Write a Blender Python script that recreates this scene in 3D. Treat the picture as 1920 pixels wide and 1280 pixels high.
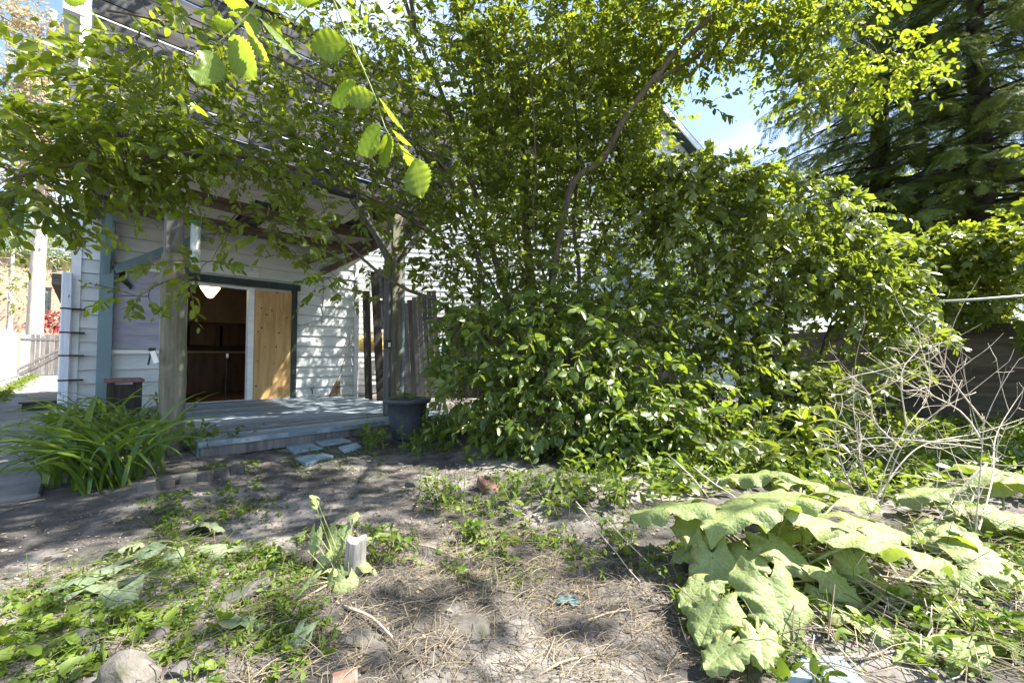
import bpy, math, random
import numpy as np
from mathutils import Vector, Matrix

for _o in list(bpy.data.objects):
    bpy.data.objects.remove(_o)
SC = bpy.context.scene
COL = SC.collection
R = math.radians
rng = np.random.default_rng(7)
random.seed(7)

# ------------------------------------------------------------------ camera
CAM_H, FPX, PITCH = 0.95, 800.0, R(2.0)
cam_d = bpy.data.cameras.new('camera')
cam_d.lens = FPX / 1920 * 36.0
cam_d.sensor_width = 36.0
cam_d.sensor_fit = 'HORIZONTAL'
cam_d.clip_start, cam_d.clip_end = 0.02, 2000
cam = bpy.data.objects.new('camera', cam_d)
COL.objects.link(cam)
cam.location = (0, 0, CAM_H)
cam.rotation_euler = (R(90) + PITCH, 0, 0)
SC.camera = cam

# ------------------------------------------------------------------ sky and sun
SUN = Vector((0.86, 0.02, 1.10)).normalized()          # towards the sun
sun_el = math.asin(SUN.z)
sun_az = math.atan2(SUN.x, SUN.y)
world = bpy.data.worlds.new('World')
SC.world = world
world.use_nodes = True
wn, wl = world.node_tree.nodes, world.node_tree.links
for n in list(wn):
    wn.remove(n)
w_out = wn.new('ShaderNodeOutputWorld')
w_bg = wn.new('ShaderNodeBackground')
w_sky = wn.new('ShaderNodeTexSky')
w_sky.sky_type = 'NISHITA'
w_sky.sun_disc = False
w_sky.sun_elevation = sun_el
w_sky.sun_rotation = sun_az
w_sky.dust_density = 0.6
w_tc = wn.new('ShaderNodeTexCoord')
w_map = wn.new('ShaderNodeMapping')
w_map.inputs['Scale'].default_value = (1.0, 1.0, 3.2)
w_noise = wn.new('ShaderNodeTexNoise')
w_noise.inputs['Scale'].default_value = 1.7
w_noise.inputs['Detail'].default_value = 7
w_noise.inputs['Roughness'].default_value = 0.55
w_ramp = wn.new('ShaderNodeValToRGB')
w_ramp.color_ramp.elements[0].position = 0.47
w_ramp.color_ramp.elements[1].position = 0.72
w_mix = wn.new('ShaderNodeMixRGB')
w_mix.inputs['Color2'].default_value = (9.0, 9.3, 9.8, 1)
w_mul = wn.new('ShaderNodeMath')
w_mul.operation = 'MULTIPLY'
w_mul.inputs[1].default_value = 0.35
wl.new(w_tc.outputs['Generated'], w_map.inputs['Vector'])
wl.new(w_map.outputs['Vector'], w_noise.inputs['Vector'])
wl.new(w_noise.outputs['Fac'], w_ramp.inputs['Fac'])
wl.new(w_ramp.outputs['Color'], w_mul.inputs[0])
wl.new(w_mul.outputs[0], w_mix.inputs['Fac'])
wl.new(w_sky.outputs['Color'], w_mix.inputs['Color1'])
wl.new(w_mix.outputs['Color'], w_bg.inputs['Color'])
w_bg.inputs['Strength'].default_value = 0.092
wl.new(w_bg.outputs[0], w_out.inputs['Surface'])

sun_d = bpy.data.lights.new('sun', 'SUN')
sun_d.energy = 5.0
sun_d.angle = R(0.55)
sun_d.color = (1.0, 0.95, 0.86)
sun_o = bpy.data.objects.new('sun', sun_d)
COL.objects.link(sun_o)
sun_o.rotation_euler = SUN.to_track_quat('Z', 'Y').to_euler()

SC.view_settings.view_transform = 'Standard'
SC.view_settings.look = 'None'
SC.view_settings.gamma = 1.0
SC.view_settings.use_curve_mapping = False
SC.view_settings.exposure = 2.12
SC.render.engine = 'CYCLES'
SC.cycles.use_denoising = True
SC.cycles.adaptive_threshold = 0.02
SC.cycles.max_bounces = 6
SC.cycles.diffuse_bounces = 3
SC.cycles.glossy_bounces = 2
SC.cycles.transmission_bounces = 5
SC.cycles.transparent_max_bounces = 6
SC.cycles.sample_clamp_indirect = 6

# ------------------------------------------------------------------ geometry helpers
def ray(px, py):
    x, v = (px - 960) / FPX, (640 - py) / FPX
    return Vector((x, math.cos(PITCH) - v * math.sin(PITCH), math.sin(PITCH) + v * math.cos(PITCH)))
def at(px, py, Y):
    d = ray(px, py)
    return Vector((0, 0, CAM_H)) + d * (Y / d.y)
def onz(px, py, z=0.0):
    d = ray(px, py)
    return Vector((0, 0, CAM_H)) + d * ((z - CAM_H) / d.z)
def onplane(px, py, p0, n):
    d, o = ray(px, py), Vector((0, 0, CAM_H))
    return o + d * ((Vector(p0) - o).dot(Vector(n)) / d.dot(Vector(n)))

W0 = Vector((-3.32, 4.18, 0))                # the round porch post; house axes turn 45 degrees
HD = Vector((0.70711, 0.70711, 0))           # s: along the house front
HM = Vector((-0.70711, 0.70711, 0))          # t: into the house
def loc(s, t, z=0.0):
    return W0 + HD * s + HM * t + Vector((0, 0, z))
def st(px, py, t):                           # pixel -> (s, z) on the plane at depth t
    p = onplane(px, py, loc(0, t), HM) - W0
    return p.dot(HD), p.z

def tag(o, label=None, cat=None, group=None, kind=None):
    if label: o['label'] = label
    if cat: o['category'] = cat
    if group: o['group'] = group
    if kind: o['kind'] = kind
    return o
def empty(name, p=(0, 0, 0), rz=0.0, label=None, cat=None, group=None):
    o = bpy.data.objects.new(name, None)
    COL.objects.link(o)
    o.location = p
    o.rotation_euler = (0, 0, rz)
    o.empty_display_size = 0.1
    return tag(o, label, cat, group)
def link(name, me, parent=None, mw=None):
    o = bpy.data.objects.new(name, me)
    COL.objects.link(o)
    if parent is not None:
        o.parent = parent
    if mw is not None:
        o.matrix_basis = mw
    return o

class MB:
    def __init__(s):
        s.v, s.f = [], []
    def add(s, vs, fs):
        b = len(s.v)
        s.v += [tuple(v) for v in vs]
        s.f += [tuple(b + i for i in f) for f in fs]
        return s
    def hexa(s, q):                          # 8 corners: bottom 4, top 4
        return s.add(q, [(3, 2, 1, 0), (4, 5, 6, 7), (0, 1, 5, 4), (1, 2, 6, 5), (2, 3, 7, 6), (3, 0, 4, 7)])
    def box(s, x0, x1, y0, y1, z0, z1):
        return s.hexa([(x0, y0, z0), (x1, y0, z0), (x1, y1, z0), (x0, y1, z0), (x0, y0, z1), (x1, y0, z1), (x1, y1, z1), (x0, y1, z1)])
    def bar(s, a, b, w, h, up=(0, 0, 1)):    # rectangular bar from a to b
        a, b = Vector(a), Vector(b)
        d = (b - a).normalized()
        u = Vector(up)
        r = d.cross(u)
        if r.length < 1e-4:
            r = d.cross(Vector((1, 0, 0)))
        r.normalize()
        u = r.cross(d)
        r *= w / 2
        u *= h / 2
        return s.hexa([a - r - u, a + r - u, b + r - u, b - r - u, a - r + u, a + r + u, b + r + u, b - r + u])
    def tube(s, pts, rad, n=6, cap=True):
        pts = [Vector(p) for p in pts]
        if not hasattr(rad, '__len__'):
            rad = [rad] * len(pts)
        b = len(s.v)
        t0 = (pts[1] - pts[0]).normalized()
        u = t0.cross(Vector((0.3, 0.1, 1)))
        if u.length < 1e-3:
            u = t0.cross(Vector((1, 0, 0)))
        u.normalize()
        for i, p in enumerate(pts):
            t = (pts[min(i + 1, len(pts) - 1)] - pts[max(i - 1, 0)]).normalized()
            u = (u - t * u.dot(t)).normalized()
            w = t.cross(u)
            for k in range(n):
                a = 2 * math.pi * k / n
                s.v.append(tuple(p + (u * math.cos(a) + w * math.sin(a)) * rad[i]))
        for i in range(len(pts) - 1):
            for k in range(n):
                k2 = (k + 1) % n
                s.f.append((b + i * n + k, b + i * n + k2, b + (i + 1) * n + k2, b + (i + 1) * n + k))
        if cap:
            s.f.append(tuple(b + k for k in range(n))[::-1])
            s.f.append(tuple(b + (len(pts) - 1) * n + k for k in range(n)))
        return s
    def lathe(s, prof, n=20, c=(0, 0, 0)):   # prof: (r, z)
        b = len(s.v)
        for r, z in prof:
            for k in range(n):
                a = 2 * math.pi * k / n
                s.v.append((c[0] + r * math.cos(a), c[1] + r * math.sin(a), c[2] + z))
        for i in range(len(prof) - 1):
            for k in range(n):
                k2 = (k + 1) % n
                s.f.append((b + i * n + k, b + i * n + k2, b + (i + 1) * n + k2, b + (i + 1) * n + k))
        return s
    def mesh(s, name, m=None, smooth=False):
        me = bpy.data.meshes.new(name)
        me.from_pydata(s.v, [], s.f)
        if m is not None:
            me.materials.append(m)
        if smooth:
            me.polygons.foreach_set('use_smooth', [True] * len(me.polygons))
        me.update()
        return me
    def build(s, name, m, parent=None, smooth=False, bevel=0.0):
        o = link(name, s.mesh(name, m, smooth), parent)
        if bevel:
            bv = o.modifiers.new('bevel', 'BEVEL')
            bv.width, bv.segments, bv.limit_method = bevel, 1, 'ANGLE'
        return o

# ------------------------------------------------------------------ materials
def nodes_of(name):
    m = bpy.data.materials.new(name)
    m.use_nodes = True
    return m, m.node_tree.nodes, m.node_tree.links
def lin(c):                                  # sRGB 0-255 -> linear
    return tuple(((x / 255) / 12.92 if x <= 10 else (((x / 255) + 0.055) / 1.055) ** 2.4) for x in c) + (1,)

def surf(name, ca, cb, rough=0.8, scale=(4, 4, 4), detail=6, lo=0.35, hi=0.65, bump=0.2, bscale=None,
         cc=None, cscale=2.0, clo=0.55, chi=0.62, spec=0.3, dist=0.01, hue=0.0):
    """noise between two colours, an optional third colour in patches (wear, stains, moss, sun dapples painted on the soil), and fine relief"""
    m, N, L = nodes_of(name)
    b = N['Principled BSDF']
    tc, oi = N.new('ShaderNodeTexCoord'), N.new('ShaderNodeObjectInfo')
    ad = N.new('ShaderNodeVectorMath'); ad.operation = 'MULTIPLY_ADD'
    cmb = N.new('ShaderNodeCombineXYZ')
    for k in range(3):
        L.new(oi.outputs['Random'], cmb.inputs[k])
    ad.inputs[1].default_value = (37.1, 53.3, 71.7)
    L.new(cmb.outputs[0], ad.inputs[0])
    L.new(tc.outputs['Object'], ad.inputs[2])
    mp = N.new('ShaderNodeMapping'); mp.inputs['Scale'].default_value = scale
    L.new(ad.outputs[0], mp.inputs['Vector'])
    n1 = N.new('ShaderNodeTexNoise'); n1.inputs['Scale'].default_value = 1.0; n1.inputs['Detail'].default_value = detail
    n1.inputs['Roughness'].default_value = 0.65
    L.new(mp.outputs[0], n1.inputs['Vector'])
    r1 = N.new('ShaderNodeValToRGB')
    r1.color_ramp.elements[0].position, r1.color_ramp.elements[1].position = lo, hi
    r1.color_ramp.elements[0].color, r1.color_ramp.elements[1].color = ca, cb
    L.new(n1.outputs['Fac'], r1.inputs['Fac'])
    col = r1.outputs['Color']
    if cc is not None:
        n2 = N.new('ShaderNodeTexNoise'); n2.inputs['Scale'].default_value = cscale; n2.inputs['Detail'].default_value = 8
        n2.inputs['Roughness'].default_value = 0.7
        mp2 = N.new('ShaderNodeMapping'); mp2.inputs['Scale'].default_value = tuple(max(0.25, x / max(scale)) for x in scale)
        mp2.inputs['Location'].default_value = (3.3, 1.7, 9.1)
        L.new(ad.outputs[0], mp2.inputs['Vector']); L.new(mp2.outputs[0], n2.inputs['Vector'])
        r2 = N.new('ShaderNodeValToRGB')
        r2.color_ramp.elements[0].position, r2.color_ramp.elements[1].position = clo, chi
        L.new(n2.outputs['Fac'], r2.inputs['Fac'])
        mx = N.new('ShaderNodeMixRGB'); mx.inputs['Color2'].default_value = cc
        L.new(r2.outputs['Color'], mx.inputs['Fac']); L.new(col, mx.inputs['Color1'])
        col = mx.outputs[0]
    if hue:
        hs = N.new('ShaderNodeHueSaturation')
        mr = N.new('ShaderNodeMapRange')
        mr.inputs['To Min'].default_value, mr.inputs['To Max'].default_value = 1 - hue, 1 + hue
        L.new(oi.outputs['Random'], mr.inputs['Value']); L.new(mr.outputs[0], hs.inputs['Value']); L.new(col, hs.inputs['Color'])
        col = hs.outputs[0]
    L.new(col, b.inputs['Base Color'])
    b.inputs['Roughness'].default_value = rough
    b.inputs['Specular IOR Level'].default_value = spec
    if bump:
        bp = N.new('ShaderNodeBump'); bp.inputs['Strength'].default_value = bump; bp.inputs['Distance'].default_value = dist
        L.new(n1.outputs['Fac'], bp.inputs['Height']); L.new(bp.outputs[0], b.inputs['Normal'])
    return m

def leafmat(name, c0, c1, tr, fac=0.4, rough=0.42, spec=0.45, veins=0.0, ribs=0):
    m, N, L = nodes_of(name)
    b = N['Principled BSDF']
    at_ = N.new('ShaderNodeAttribute'); at_.attribute_name = 'tint'
    mx = N.new('ShaderNodeMixRGB'); mx.inputs['Color1'].default_value = c0 + (1,); mx.inputs['Color2'].default_value = c1 + (1,)
    L.new(at_.outputs['Fac'], mx.inputs['Fac'])
    tcol = N.new('ShaderNodeMixRGB'); tcol.inputs['Color1'].default_value = tuple(x * 0.6 for x in tr) + (1,)
    tcol.inputs['Color2'].default_value = tr + (1,)
    L.new(at_.outputs['Fac'], tcol.inputs['Fac'])
    L.new(mx.outputs[0], b.inputs['Base Color'])
    b.inputs['Roughness'].default_value = rough
    b.inputs['Specular IOR Level'].default_value = spec
    t = N.new('ShaderNodeBsdfTranslucent'); L.new(tcol.outputs[0], t.inputs['Color'])
    ms = N.new('ShaderNodeMixShader'); ms.inputs['Fac'].default_value = fac
    L.new(b.outputs[0], ms.inputs[1]); L.new(t.outputs[0], ms.inputs[2])
    L.new(ms.outputs[0], N['Material Output'].inputs['Surface'])
    if ribs:
        la = N.new('ShaderNodeAttribute'); la.attribute_name = 'luv'
        sx = N.new('ShaderNodeSeparateXYZ'); L.new(la.outputs['Vector'], sx.inputs[0])
        def mth(op, a, b=None):
            n_ = N.new('ShaderNodeMath'); n_.operation = op
            for k_, x_ in enumerate((a, b)):
                if x_ is None: continue
                if isinstance(x_, (int, float)): n_.inputs[k_].default_value = x_
                else: L.new(x_, n_.inputs[k_])
            return n_.outputs[0]
        av = mth('ABSOLUTE', sx.outputs[1])
        tcn = N.new('ShaderNodeTexCoord'); wz = N.new('ShaderNodeTexNoise'); wz.inputs['Scale'].default_value = 4.0 if ribs < 9 else 3.0; wz.inputs['Detail'].default_value = 5
        L.new(tcn.outputs['Object'], wz.inputs['Vector'])
        t_ = mth('FRACT', mth('ADD', mth('SUBTRACT', mth('MULTIPLY', sx.outputs[0], ribs), mth('MULTIPLY', av, ribs * 0.42)), mth('MULTIPLY', wz.outputs['Fac'], 0.5 if ribs < 9 else 0.4)))
        saw = mth('MULTIPLY', mth('ABSOLUTE', mth('SUBTRACT', t_, 0.5)), 2.0)
        side = mth('GREATER_THAN', saw, 0.95)
        mid = mth('LESS_THAN', av, 0.03)
        vf = mth('MAXIMUM', side, mid)
        if ribs < 9:
            vo = N.new('ShaderNodeTexVoronoi'); vo.feature = 'DISTANCE_TO_EDGE'; vo.inputs['Scale'].default_value = 48
            L.new(tcn.outputs['Object'], vo.inputs['Vector'])
            net = mth('LESS_THAN', vo.outputs['Distance'], 0.045)
            vf = mth('MAXIMUM', vf, mth('MULTIPLY', net, 0.6))
            puck = mth('MINIMUM', vo.outputs['Distance'], 0.25)
        vm = N.new('ShaderNodeMixRGB'); vm.inputs['Color2'].default_value = tuple(min(1, x * 1.9) for x in c1) + (1,)
        L.new(mth('MULTIPLY', vf, 0.28), vm.inputs['Fac']); L.new(mx.outputs[0], vm.inputs['Color1'])
        src = vm.outputs[0]
        if ribs < 9:
            sp = N.new('ShaderNodeTexNoise'); sp.inputs['Scale'].default_value = 7; sp.inputs['Detail'].default_value = 8
            L.new(tcn.outputs['Object'], sp.inputs['Vector'])
            rp = N.new('ShaderNodeValToRGB'); rp.color_ramp.elements[0].position, rp.color_ramp.elements[1].position = 0.60, 0.74
            L.new(mth('ADD', sp.outputs['Fac'], mth('MULTIPLY', mth('POWER', av, 6.0), 0.16)), rp.inputs['Fac'])
            sm = N.new('ShaderNodeMixRGB'); sm.inputs['Color2'].default_value = (0.30, 0.25, 0.09, 1)
            L.new(mth('MULTIPLY', rp.outputs['Color'], 0.6), sm.inputs['Fac']); L.new(src, sm.inputs['Color1']); src = sm.outputs[0]
        L.new(src, b.inputs['Base Color'])
        tm = N.new('ShaderNodeMixRGB'); tm.inputs['Color2'].default_value = tuple(x * 1.35 for x in tr) + (1,)
        L.new(mth('MULTIPLY', vf, 0.3), tm.inputs['Fac']); L.new(tcol.outputs[0], tm.inputs['Color1']); L.new(tm.outputs[0], t.inputs['Color'])
        rb = N.new('ShaderNodeBump'); rb.inputs['Strength'].default_value = 0.45 if ribs < 9 else 0.12; rb.inputs['Distance'].default_value = 0.006 if ribs < 9 else 0.002
        hgt = mth('ADD', mth('MULTIPLY', puck, 2.2), mth('MULTIPLY', wz.outputs['Fac'], 0.5)) if ribs < 9 else saw
        L.new(hgt, rb.inputs['Height']); L.new(rb.outputs[0], b.inputs['Normal'])
    if veins and not ribs:
        tc = N.new('ShaderNodeTexCoord')
        nz = N.new('ShaderNodeTexNoise'); nz.inputs['Scale'].default_value = 14; nz.inputs['Detail'].default_value = 6
        L.new(tc.outputs['Object'], nz.inputs['Vector'])
        bp = N.new('ShaderNodeBump'); bp.inputs['Strength'].default_value = veins; bp.inputs['Distance'].default_value = 0.02
        L.new(nz.outputs['Fac'], bp.inputs['Height']); L.new(bp.outputs[0], b.inputs['Normal'])
    return m

M = {}
M['soil'] = surf('soil', (0.038, 0.035, 0.032, 1), (0.128, 0.117, 0.106, 1), 0.95, (5, 5, 5), 12, 0.3, 0.7, 0.9, cc=(0.27, 0.245, 0.222, 1), cscale=1.6, clo=0.47, chi=0.64, spec=0.1, dist=0.04)  # pale patches: dry soil, brightened and widened to stand in for sunlit dapples
M['concrete'] = surf('concrete', (0.13, 0.125, 0.12, 1), (0.25, 0.24, 0.23, 1), 0.9, (3, 3, 3), 10, 0.3, 0.7, 0.4, cc=(0.12, 0.115, 0.10, 1), cscale=2.5, spec=0.15)
M['siding'] = surf('siding', (0.50, 0.53, 0.54, 1), (0.64, 0.66, 0.65, 1), 0.55, (1.2, 1.2, 5), 6, 0.35, 0.65, 0.12, cc=(0.40, 0.40, 0.35, 1), cscale=3.5, clo=0.56, chi=0.75, hue=0.05)
M['lilac'] = surf('lilac_panel', (0.27, 0.265, 0.34, 1), (0.40, 0.395, 0.47, 1), 0.5, (2, 2, 6), 5, 0.3, 0.7, 0.08, hue=0.05)
M['whitepaint'] = surf('white_paint', (0.66, 0.68, 0.72, 1), (0.80, 0.81, 0.82, 1), 0.5, (3, 3, 9), 6, 0.35, 0.65, 0.15, cc=(0.30, 0.29, 0.28, 1), cscale=6, clo=0.63, chi=0.67)
M['spout'] = surf('downspout_paint', (0.55, 0.60, 0.68, 1), (0.70, 0.74, 0.80, 1), 0.55, (40, 40, 3), 6, 0.35, 0.65, 0.3, cc=(0.10, 0.12, 0.14, 1), cscale=9, clo=0.62, chi=0.65)
M['teal'] = surf('teal_paint', (0.13, 0.20, 0.225, 1), (0.175, 0.26, 0.285, 1), 0.55, (8, 8, 2.2), 7, 0.3, 0.7, 0.15, cc=(0.06, 0.09, 0.10, 1), cscale=2.6, clo=0.60, chi=0.72)
M['greentrim'] = surf('dark_green_trim', (0.018, 0.032, 0.030, 1), (0.045, 0.065, 0.058, 1), 0.6, (6, 6, 3), 6)
M['palegreen'] = surf('pale_green_frame', (0.40, 0.50, 0.44, 1), (0.52, 0.60, 0.54, 1), 0.55, (8, 8, 4), 6)
M['logpost'] = surf('weathered_post', (0.085, 0.078, 0.060, 1), (0.24, 0.225, 0.17, 1), 0.9, (16, 16, 1.3), 9, 0.32, 0.68, 0.8, cc=(0.10, 0.12, 0.045, 1), cscale=5, clo=0.5, chi=0.7, dist=0.02)
M['oldwood'] = surf('old_brown_wood', (0.06, 0.045, 0.036, 1), (0.18, 0.145, 0.115, 1), 0.85, (1.2, 14, 14), 8, 0.3, 0.7, 0.6)
M['parapet'] = surf('parapet_wood', (0.030, 0.032, 0.036, 1), (0.10, 0.10, 0.10, 1), 0.8, (1.0, 18, 18), 8, 0.3, 0.7, 0.5, cc=(0.03, 0.026, 0.022, 1), cscale=3, hue=0.25)
M['greyplank'] = surf('grey_plank', (0.07, 0.066, 0.066, 1), (0.18, 0.168, 0.16, 1), 0.9, (14, 14, 1.1), 8, 0.3, 0.7, 0.6, hue=0.2)
M['lightplank'] = surf('sunbleached_plank', (0.28, 0.265, 0.25, 1), (0.48, 0.465, 0.44, 1), 0.9, (14, 14, 1.1), 8, 0.3, 0.7, 0.6, cc=(0.2, 0.18, 0.16, 1), cscale=5, hue=0.12)
M['darkplank'] = surf('dark_plank', (0.022, 0.02, 0.018, 1), (0.07, 0.06, 0.052, 1), 0.9, (14, 14, 1.2), 8, 0.3, 0.7, 0.6, hue=0.2)
M['fenceboard'] = surf('fence_board', (0.06, 0.05, 0.042, 1), (0.16, 0.14, 0.12, 1), 0.9, (1.2, 12, 12), 8, 0.3, 0.7, 0.6, hue=0.25)
M['deck'] = surf('deck_paint', (0.075, 0.105, 0.13, 1), (0.20, 0.255, 0.295, 1), 0.55, (0.8, 40, 10), 8, 0.3, 0.7, 0.5, cc=(0.34, 0.39, 0.42, 1), cscale=20, clo=0.50, chi=0.66, spec=0.5, hue=0.5)
M['plywood'] = surf('plywood', (0.36, 0.21, 0.08, 1), (0.62, 0.41, 0.18, 1), 0.6, (16, 16, 0.9), 9, 0.33, 0.67, 0.15, cc=(0.24, 0.13, 0.05, 1), cscale=4.5, clo=0.56, chi=0.8)
M['knot'] = surf('knot', (0.02, 0.012, 0.008, 1), (0.06, 0.03, 0.015, 1), 0.7)
M['ceilwhite'] = surf('ceiling_board', (0.46, 0.46, 0.40, 1), (0.62, 0.61, 0.53, 1), 0.7, (2, 8, 8), 6, 0.3, 0.7, 0.2, cc=(0.22, 0.19, 0.14, 1), cscale=4, clo=0.58, chi=0.75)
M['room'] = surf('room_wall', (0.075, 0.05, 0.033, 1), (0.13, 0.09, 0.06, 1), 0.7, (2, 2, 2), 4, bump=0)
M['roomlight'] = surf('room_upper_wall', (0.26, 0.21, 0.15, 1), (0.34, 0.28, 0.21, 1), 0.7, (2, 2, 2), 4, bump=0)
M['cabinet'] = surf('cabinet', (0.05, 0.028, 0.018, 1), (0.11, 0.062, 0.036, 1), 0.45, (8, 8, 1.5), 6)
M['metal'] = surf('dull_metal', (0.30, 0.34, 0.33, 1), (0.46, 0.50, 0.48, 1), 0.5, (9, 9, 9), 5, bump=0.1)
M['blackiron'] = surf('black_metal', (0.012, 0.012, 0.013, 1), (0.035, 0.034, 0.033, 1), 0.5, (9, 9, 9), 5, bump=0.1)
M['pot'] = surf('pot_plastic', (0.050, 0.056, 0.072, 1), (0.085, 0.092, 0.11, 1), 0.5, (5, 5, 5), 7, bump=0.08, cc=(0.15, 0.14, 0.13, 1), cscale=5, clo=0.60, chi=0.8)
M['paver'] = surf('flagstone', (0.15, 0.22, 0.26, 1), (0.30, 0.38, 0.42, 1), 0.75, (7, 7, 7), 9, 0.3, 0.7, 0.35, cc=(0.15, 0.14, 0.12, 1), cscale=4, clo=0.56, chi=0.68, hue=0.1)
M['stone'] = surf('stone', (0.075, 0.068, 0.06, 1), (0.19, 0.17, 0.145, 1), 0.9, (14, 14, 14), 10, 0.3, 0.7, 0.8, cc=(0.07, 0.075, 0.035, 1), cscale=6, clo=0.52, chi=0.68, dist=0.02, hue=0.25)
M['crumb'] = surf('crumb', (0.06, 0.05, 0.042, 1), (0.16, 0.135, 0.11, 1), 0.95, (40, 40, 40), 4, bump=0)
M['brick'] = surf('red_brick', (0.13, 0.06, 0.042, 1), (0.24, 0.125, 0.085, 1), 0.9, (16, 16, 16), 8, 0.3, 0.7, 0.6, cc=(0.20, 0.18, 0.16, 1), cscale=8, clo=0.5, chi=0.66, hue=0.15)
M['greybrick'] = surf('grey_brick', (0.055, 0.05, 0.048, 1), (0.13, 0.12, 0.11, 1), 0.9, (14, 14, 14), 8, 0.3, 0.7, 0.5, cc=(0.07, 0.085, 0.04, 1), cscale=6, clo=0.5, chi=0.68, hue=0.25)
M['farbrick'] = surf('orange_brick', (0.36, 0.22, 0.15, 1), (0.52, 0.36, 0.26, 1), 0.9, (2, 2, 7), 8, hue=0.1)
M['mortar'] = surf('mortar', (0.30, 0.27, 0.24, 1), (0.40, 0.36, 0.32, 1), 0.95, (6, 6, 6), 5)
M['bark'] = surf('elm_bark', (0.060, 0.048, 0.034, 1), (0.17, 0.14, 0.098, 1), 0.9, (22, 22, 4), 8, 0.3, 0.7, 0.7, cc=(0.11, 0.12, 0.07, 1), cscale=6, clo=0.58, chi=0.72, dist=0.015)
M['darkbark'] = surf('dark_bark', (0.022, 0.018, 0.015, 1), (0.075, 0.062, 0.05, 1), 0.95, (14, 14, 3), 8, 0.3, 0.7, 0.9, dist=0.03)
M['palebark'] = surf('pale_bark', (0.36, 0.31, 0.25, 1), (0.62, 0.55, 0.46, 1), 0.9, (3, 3, 1.2), 8, 0.3, 0.7, 0.7, dist=0.05)
M['deadtwig'] = surf('dead_stalk', (0.36, 0.30, 0.235, 1), (0.62, 0.54, 0.45, 1), 0.8, (30, 30, 30), 5, hue=0.25)
M['straw'] = surf('straw', (0.24, 0.19, 0.125, 1), (0.50, 0.42, 0.30, 1), 0.9, (30, 30, 30), 5)
M['shingle'] = surf('roof_edge', (0.03, 0.05, 0.045, 1), (0.07, 0.10, 0.09, 1), 0.8, (5, 5, 5), 6)
M['benchred'] = surf('worn_red_plank', (0.10, 0.05, 0.045, 1), (0.24, 0.13, 0.12, 1), 0.7, (14, 2, 14), 8, 0.3, 0.7, 0.4, cc=(0.28, 0.25, 0.24, 1), cscale=6, hue=0.2)
M['blueplank'] = surf('blue_paint', (0.015, 0.12, 0.18, 1), (0.03, 0.20, 0.28, 1), 0.6, (10, 10, 2), 7, cc=(0.40, 0.42, 0.42, 1), cscale=7, clo=0.6, chi=0.65)
M['yellowtarp'] = surf('yellow_plastic', (0.55, 0.36, 0.07, 1), (0.75, 0.52, 0.14, 1), 0.4, (3, 3, 3), 4)
M['bluecloth'] = surf('teal_cloth', (0.035, 0.08, 0.09, 1), (0.075, 0.13, 0.14, 1), 0.8, (20, 20, 20), 5)
M['whiteplastic'] = surf('white_plastic', (0.68, 0.68, 0.68, 1), (0.80, 0.80, 0.80, 1), 0.4, (5, 5, 5), 3, bump=0)
M['broom'] = surf('broom_straw', (0.16, 0.10, 0.06, 1), (0.30, 0.20, 0.12, 1), 0.9, (60, 60, 2), 5)
M['stump'] = surf('split_log', (0.20, 0.18, 0.155, 1), (0.42, 0.39, 0.34, 1), 0.9, (30, 30, 3), 8, 0.3, 0.7, 0.8)
mg, N_, L_ = nodes_of('window_glass')
N_['Principled BSDF'].inputs['Base Color'].default_value = (0.03, 0.04, 0.05, 1)
N_['Principled BSDF'].inputs['Roughness'].default_value = 0.06
N_['Principled BSDF'].inputs['Specular IOR Level'].default_value = 0.8
M['glass'] = mg
mg, N_, L_ = nodes_of('clear_tube')
N_['Principled BSDF'].inputs['Base Color'].default_value = (0.72, 0.78, 0.74, 1)
N_['Principled BSDF'].inputs['Roughness'].default_value = 0.2
N_['Principled BSDF'].inputs['Transmission Weight'].default_value = 0.35
M['cleartube'] = mg
mg, N_, L_ = nodes_of('lamp_glow')
N_['Principled BSDF'].inputs['Base Color'].default_value = (0.9, 0.7, 0.4, 1)
N_['Principled BSDF'].inputs['Emission Color'].default_value = (1.0, 0.68, 0.30, 1)
N_['Principled BSDF'].inputs['Emission Strength'].default_value = 2.2
M['lampglow'] = mg
# foliage
M['elm'] = leafmat('elm_leaf', (0.060, 0.100, 0.014), (0.160, 0.205, 0.024), (0.35, 0.43, 0.024), 0.50)
M['elmnear'] = leafmat('elm_leaf_near', (0.10, 0.17, 0.022), (0.14, 0.21, 0.03), (0.33, 0.43, 0.03), 0.55, ribs=11)
M['shrub'] = leafmat('shrub_leaf', (0.060, 0.115, 0.020), (0.175, 0.230, 0.040), (0.28, 0.38, 0.03), 0.44, 0.36, 0.6)
M['creeper'] = leafmat('creeper_leaf', (0.065, 0.115, 0.024), (0.215, 0.250, 0.050), (0.32, 0.40, 0.03), 0.42, 0.34, 0.65)
M['hedge'] = leafmat('fence_vine_leaf', (0.085, 0.135, 0.020), (0.205, 0.235, 0.030), (0.32, 0.39, 0.025), 0.45, 0.36, 0.55)
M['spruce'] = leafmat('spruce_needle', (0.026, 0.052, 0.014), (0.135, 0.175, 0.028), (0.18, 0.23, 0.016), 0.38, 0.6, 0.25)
M['blossom'] = leafmat('young_leaf', (0.36, 0.28, 0.14), (0.55, 0.46, 0.25), (0.45, 0.36, 0.16), 0.4, 0.6, 0.2)
M['fargreen'] = leafmat('far_leaf', (0.06, 0.11, 0.02), (0.18, 0.22, 0.04), (0.28, 0.34, 0.03), 0.42, 0.6, 0.2)
M['red'] = leafmat('red_leaf', (0.26, 0.02, 0.03), (0.48, 0.08, 0.08), (0.42, 0.05, 0.04), 0.35, 0.6, 0.2)
M['lily'] = leafmat('lily_blade', (0.055, 0.120, 0.028), (0.150, 0.215, 0.030), (0.26, 0.37, 0.03), 0.40, 0.35, 0.5)
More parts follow.
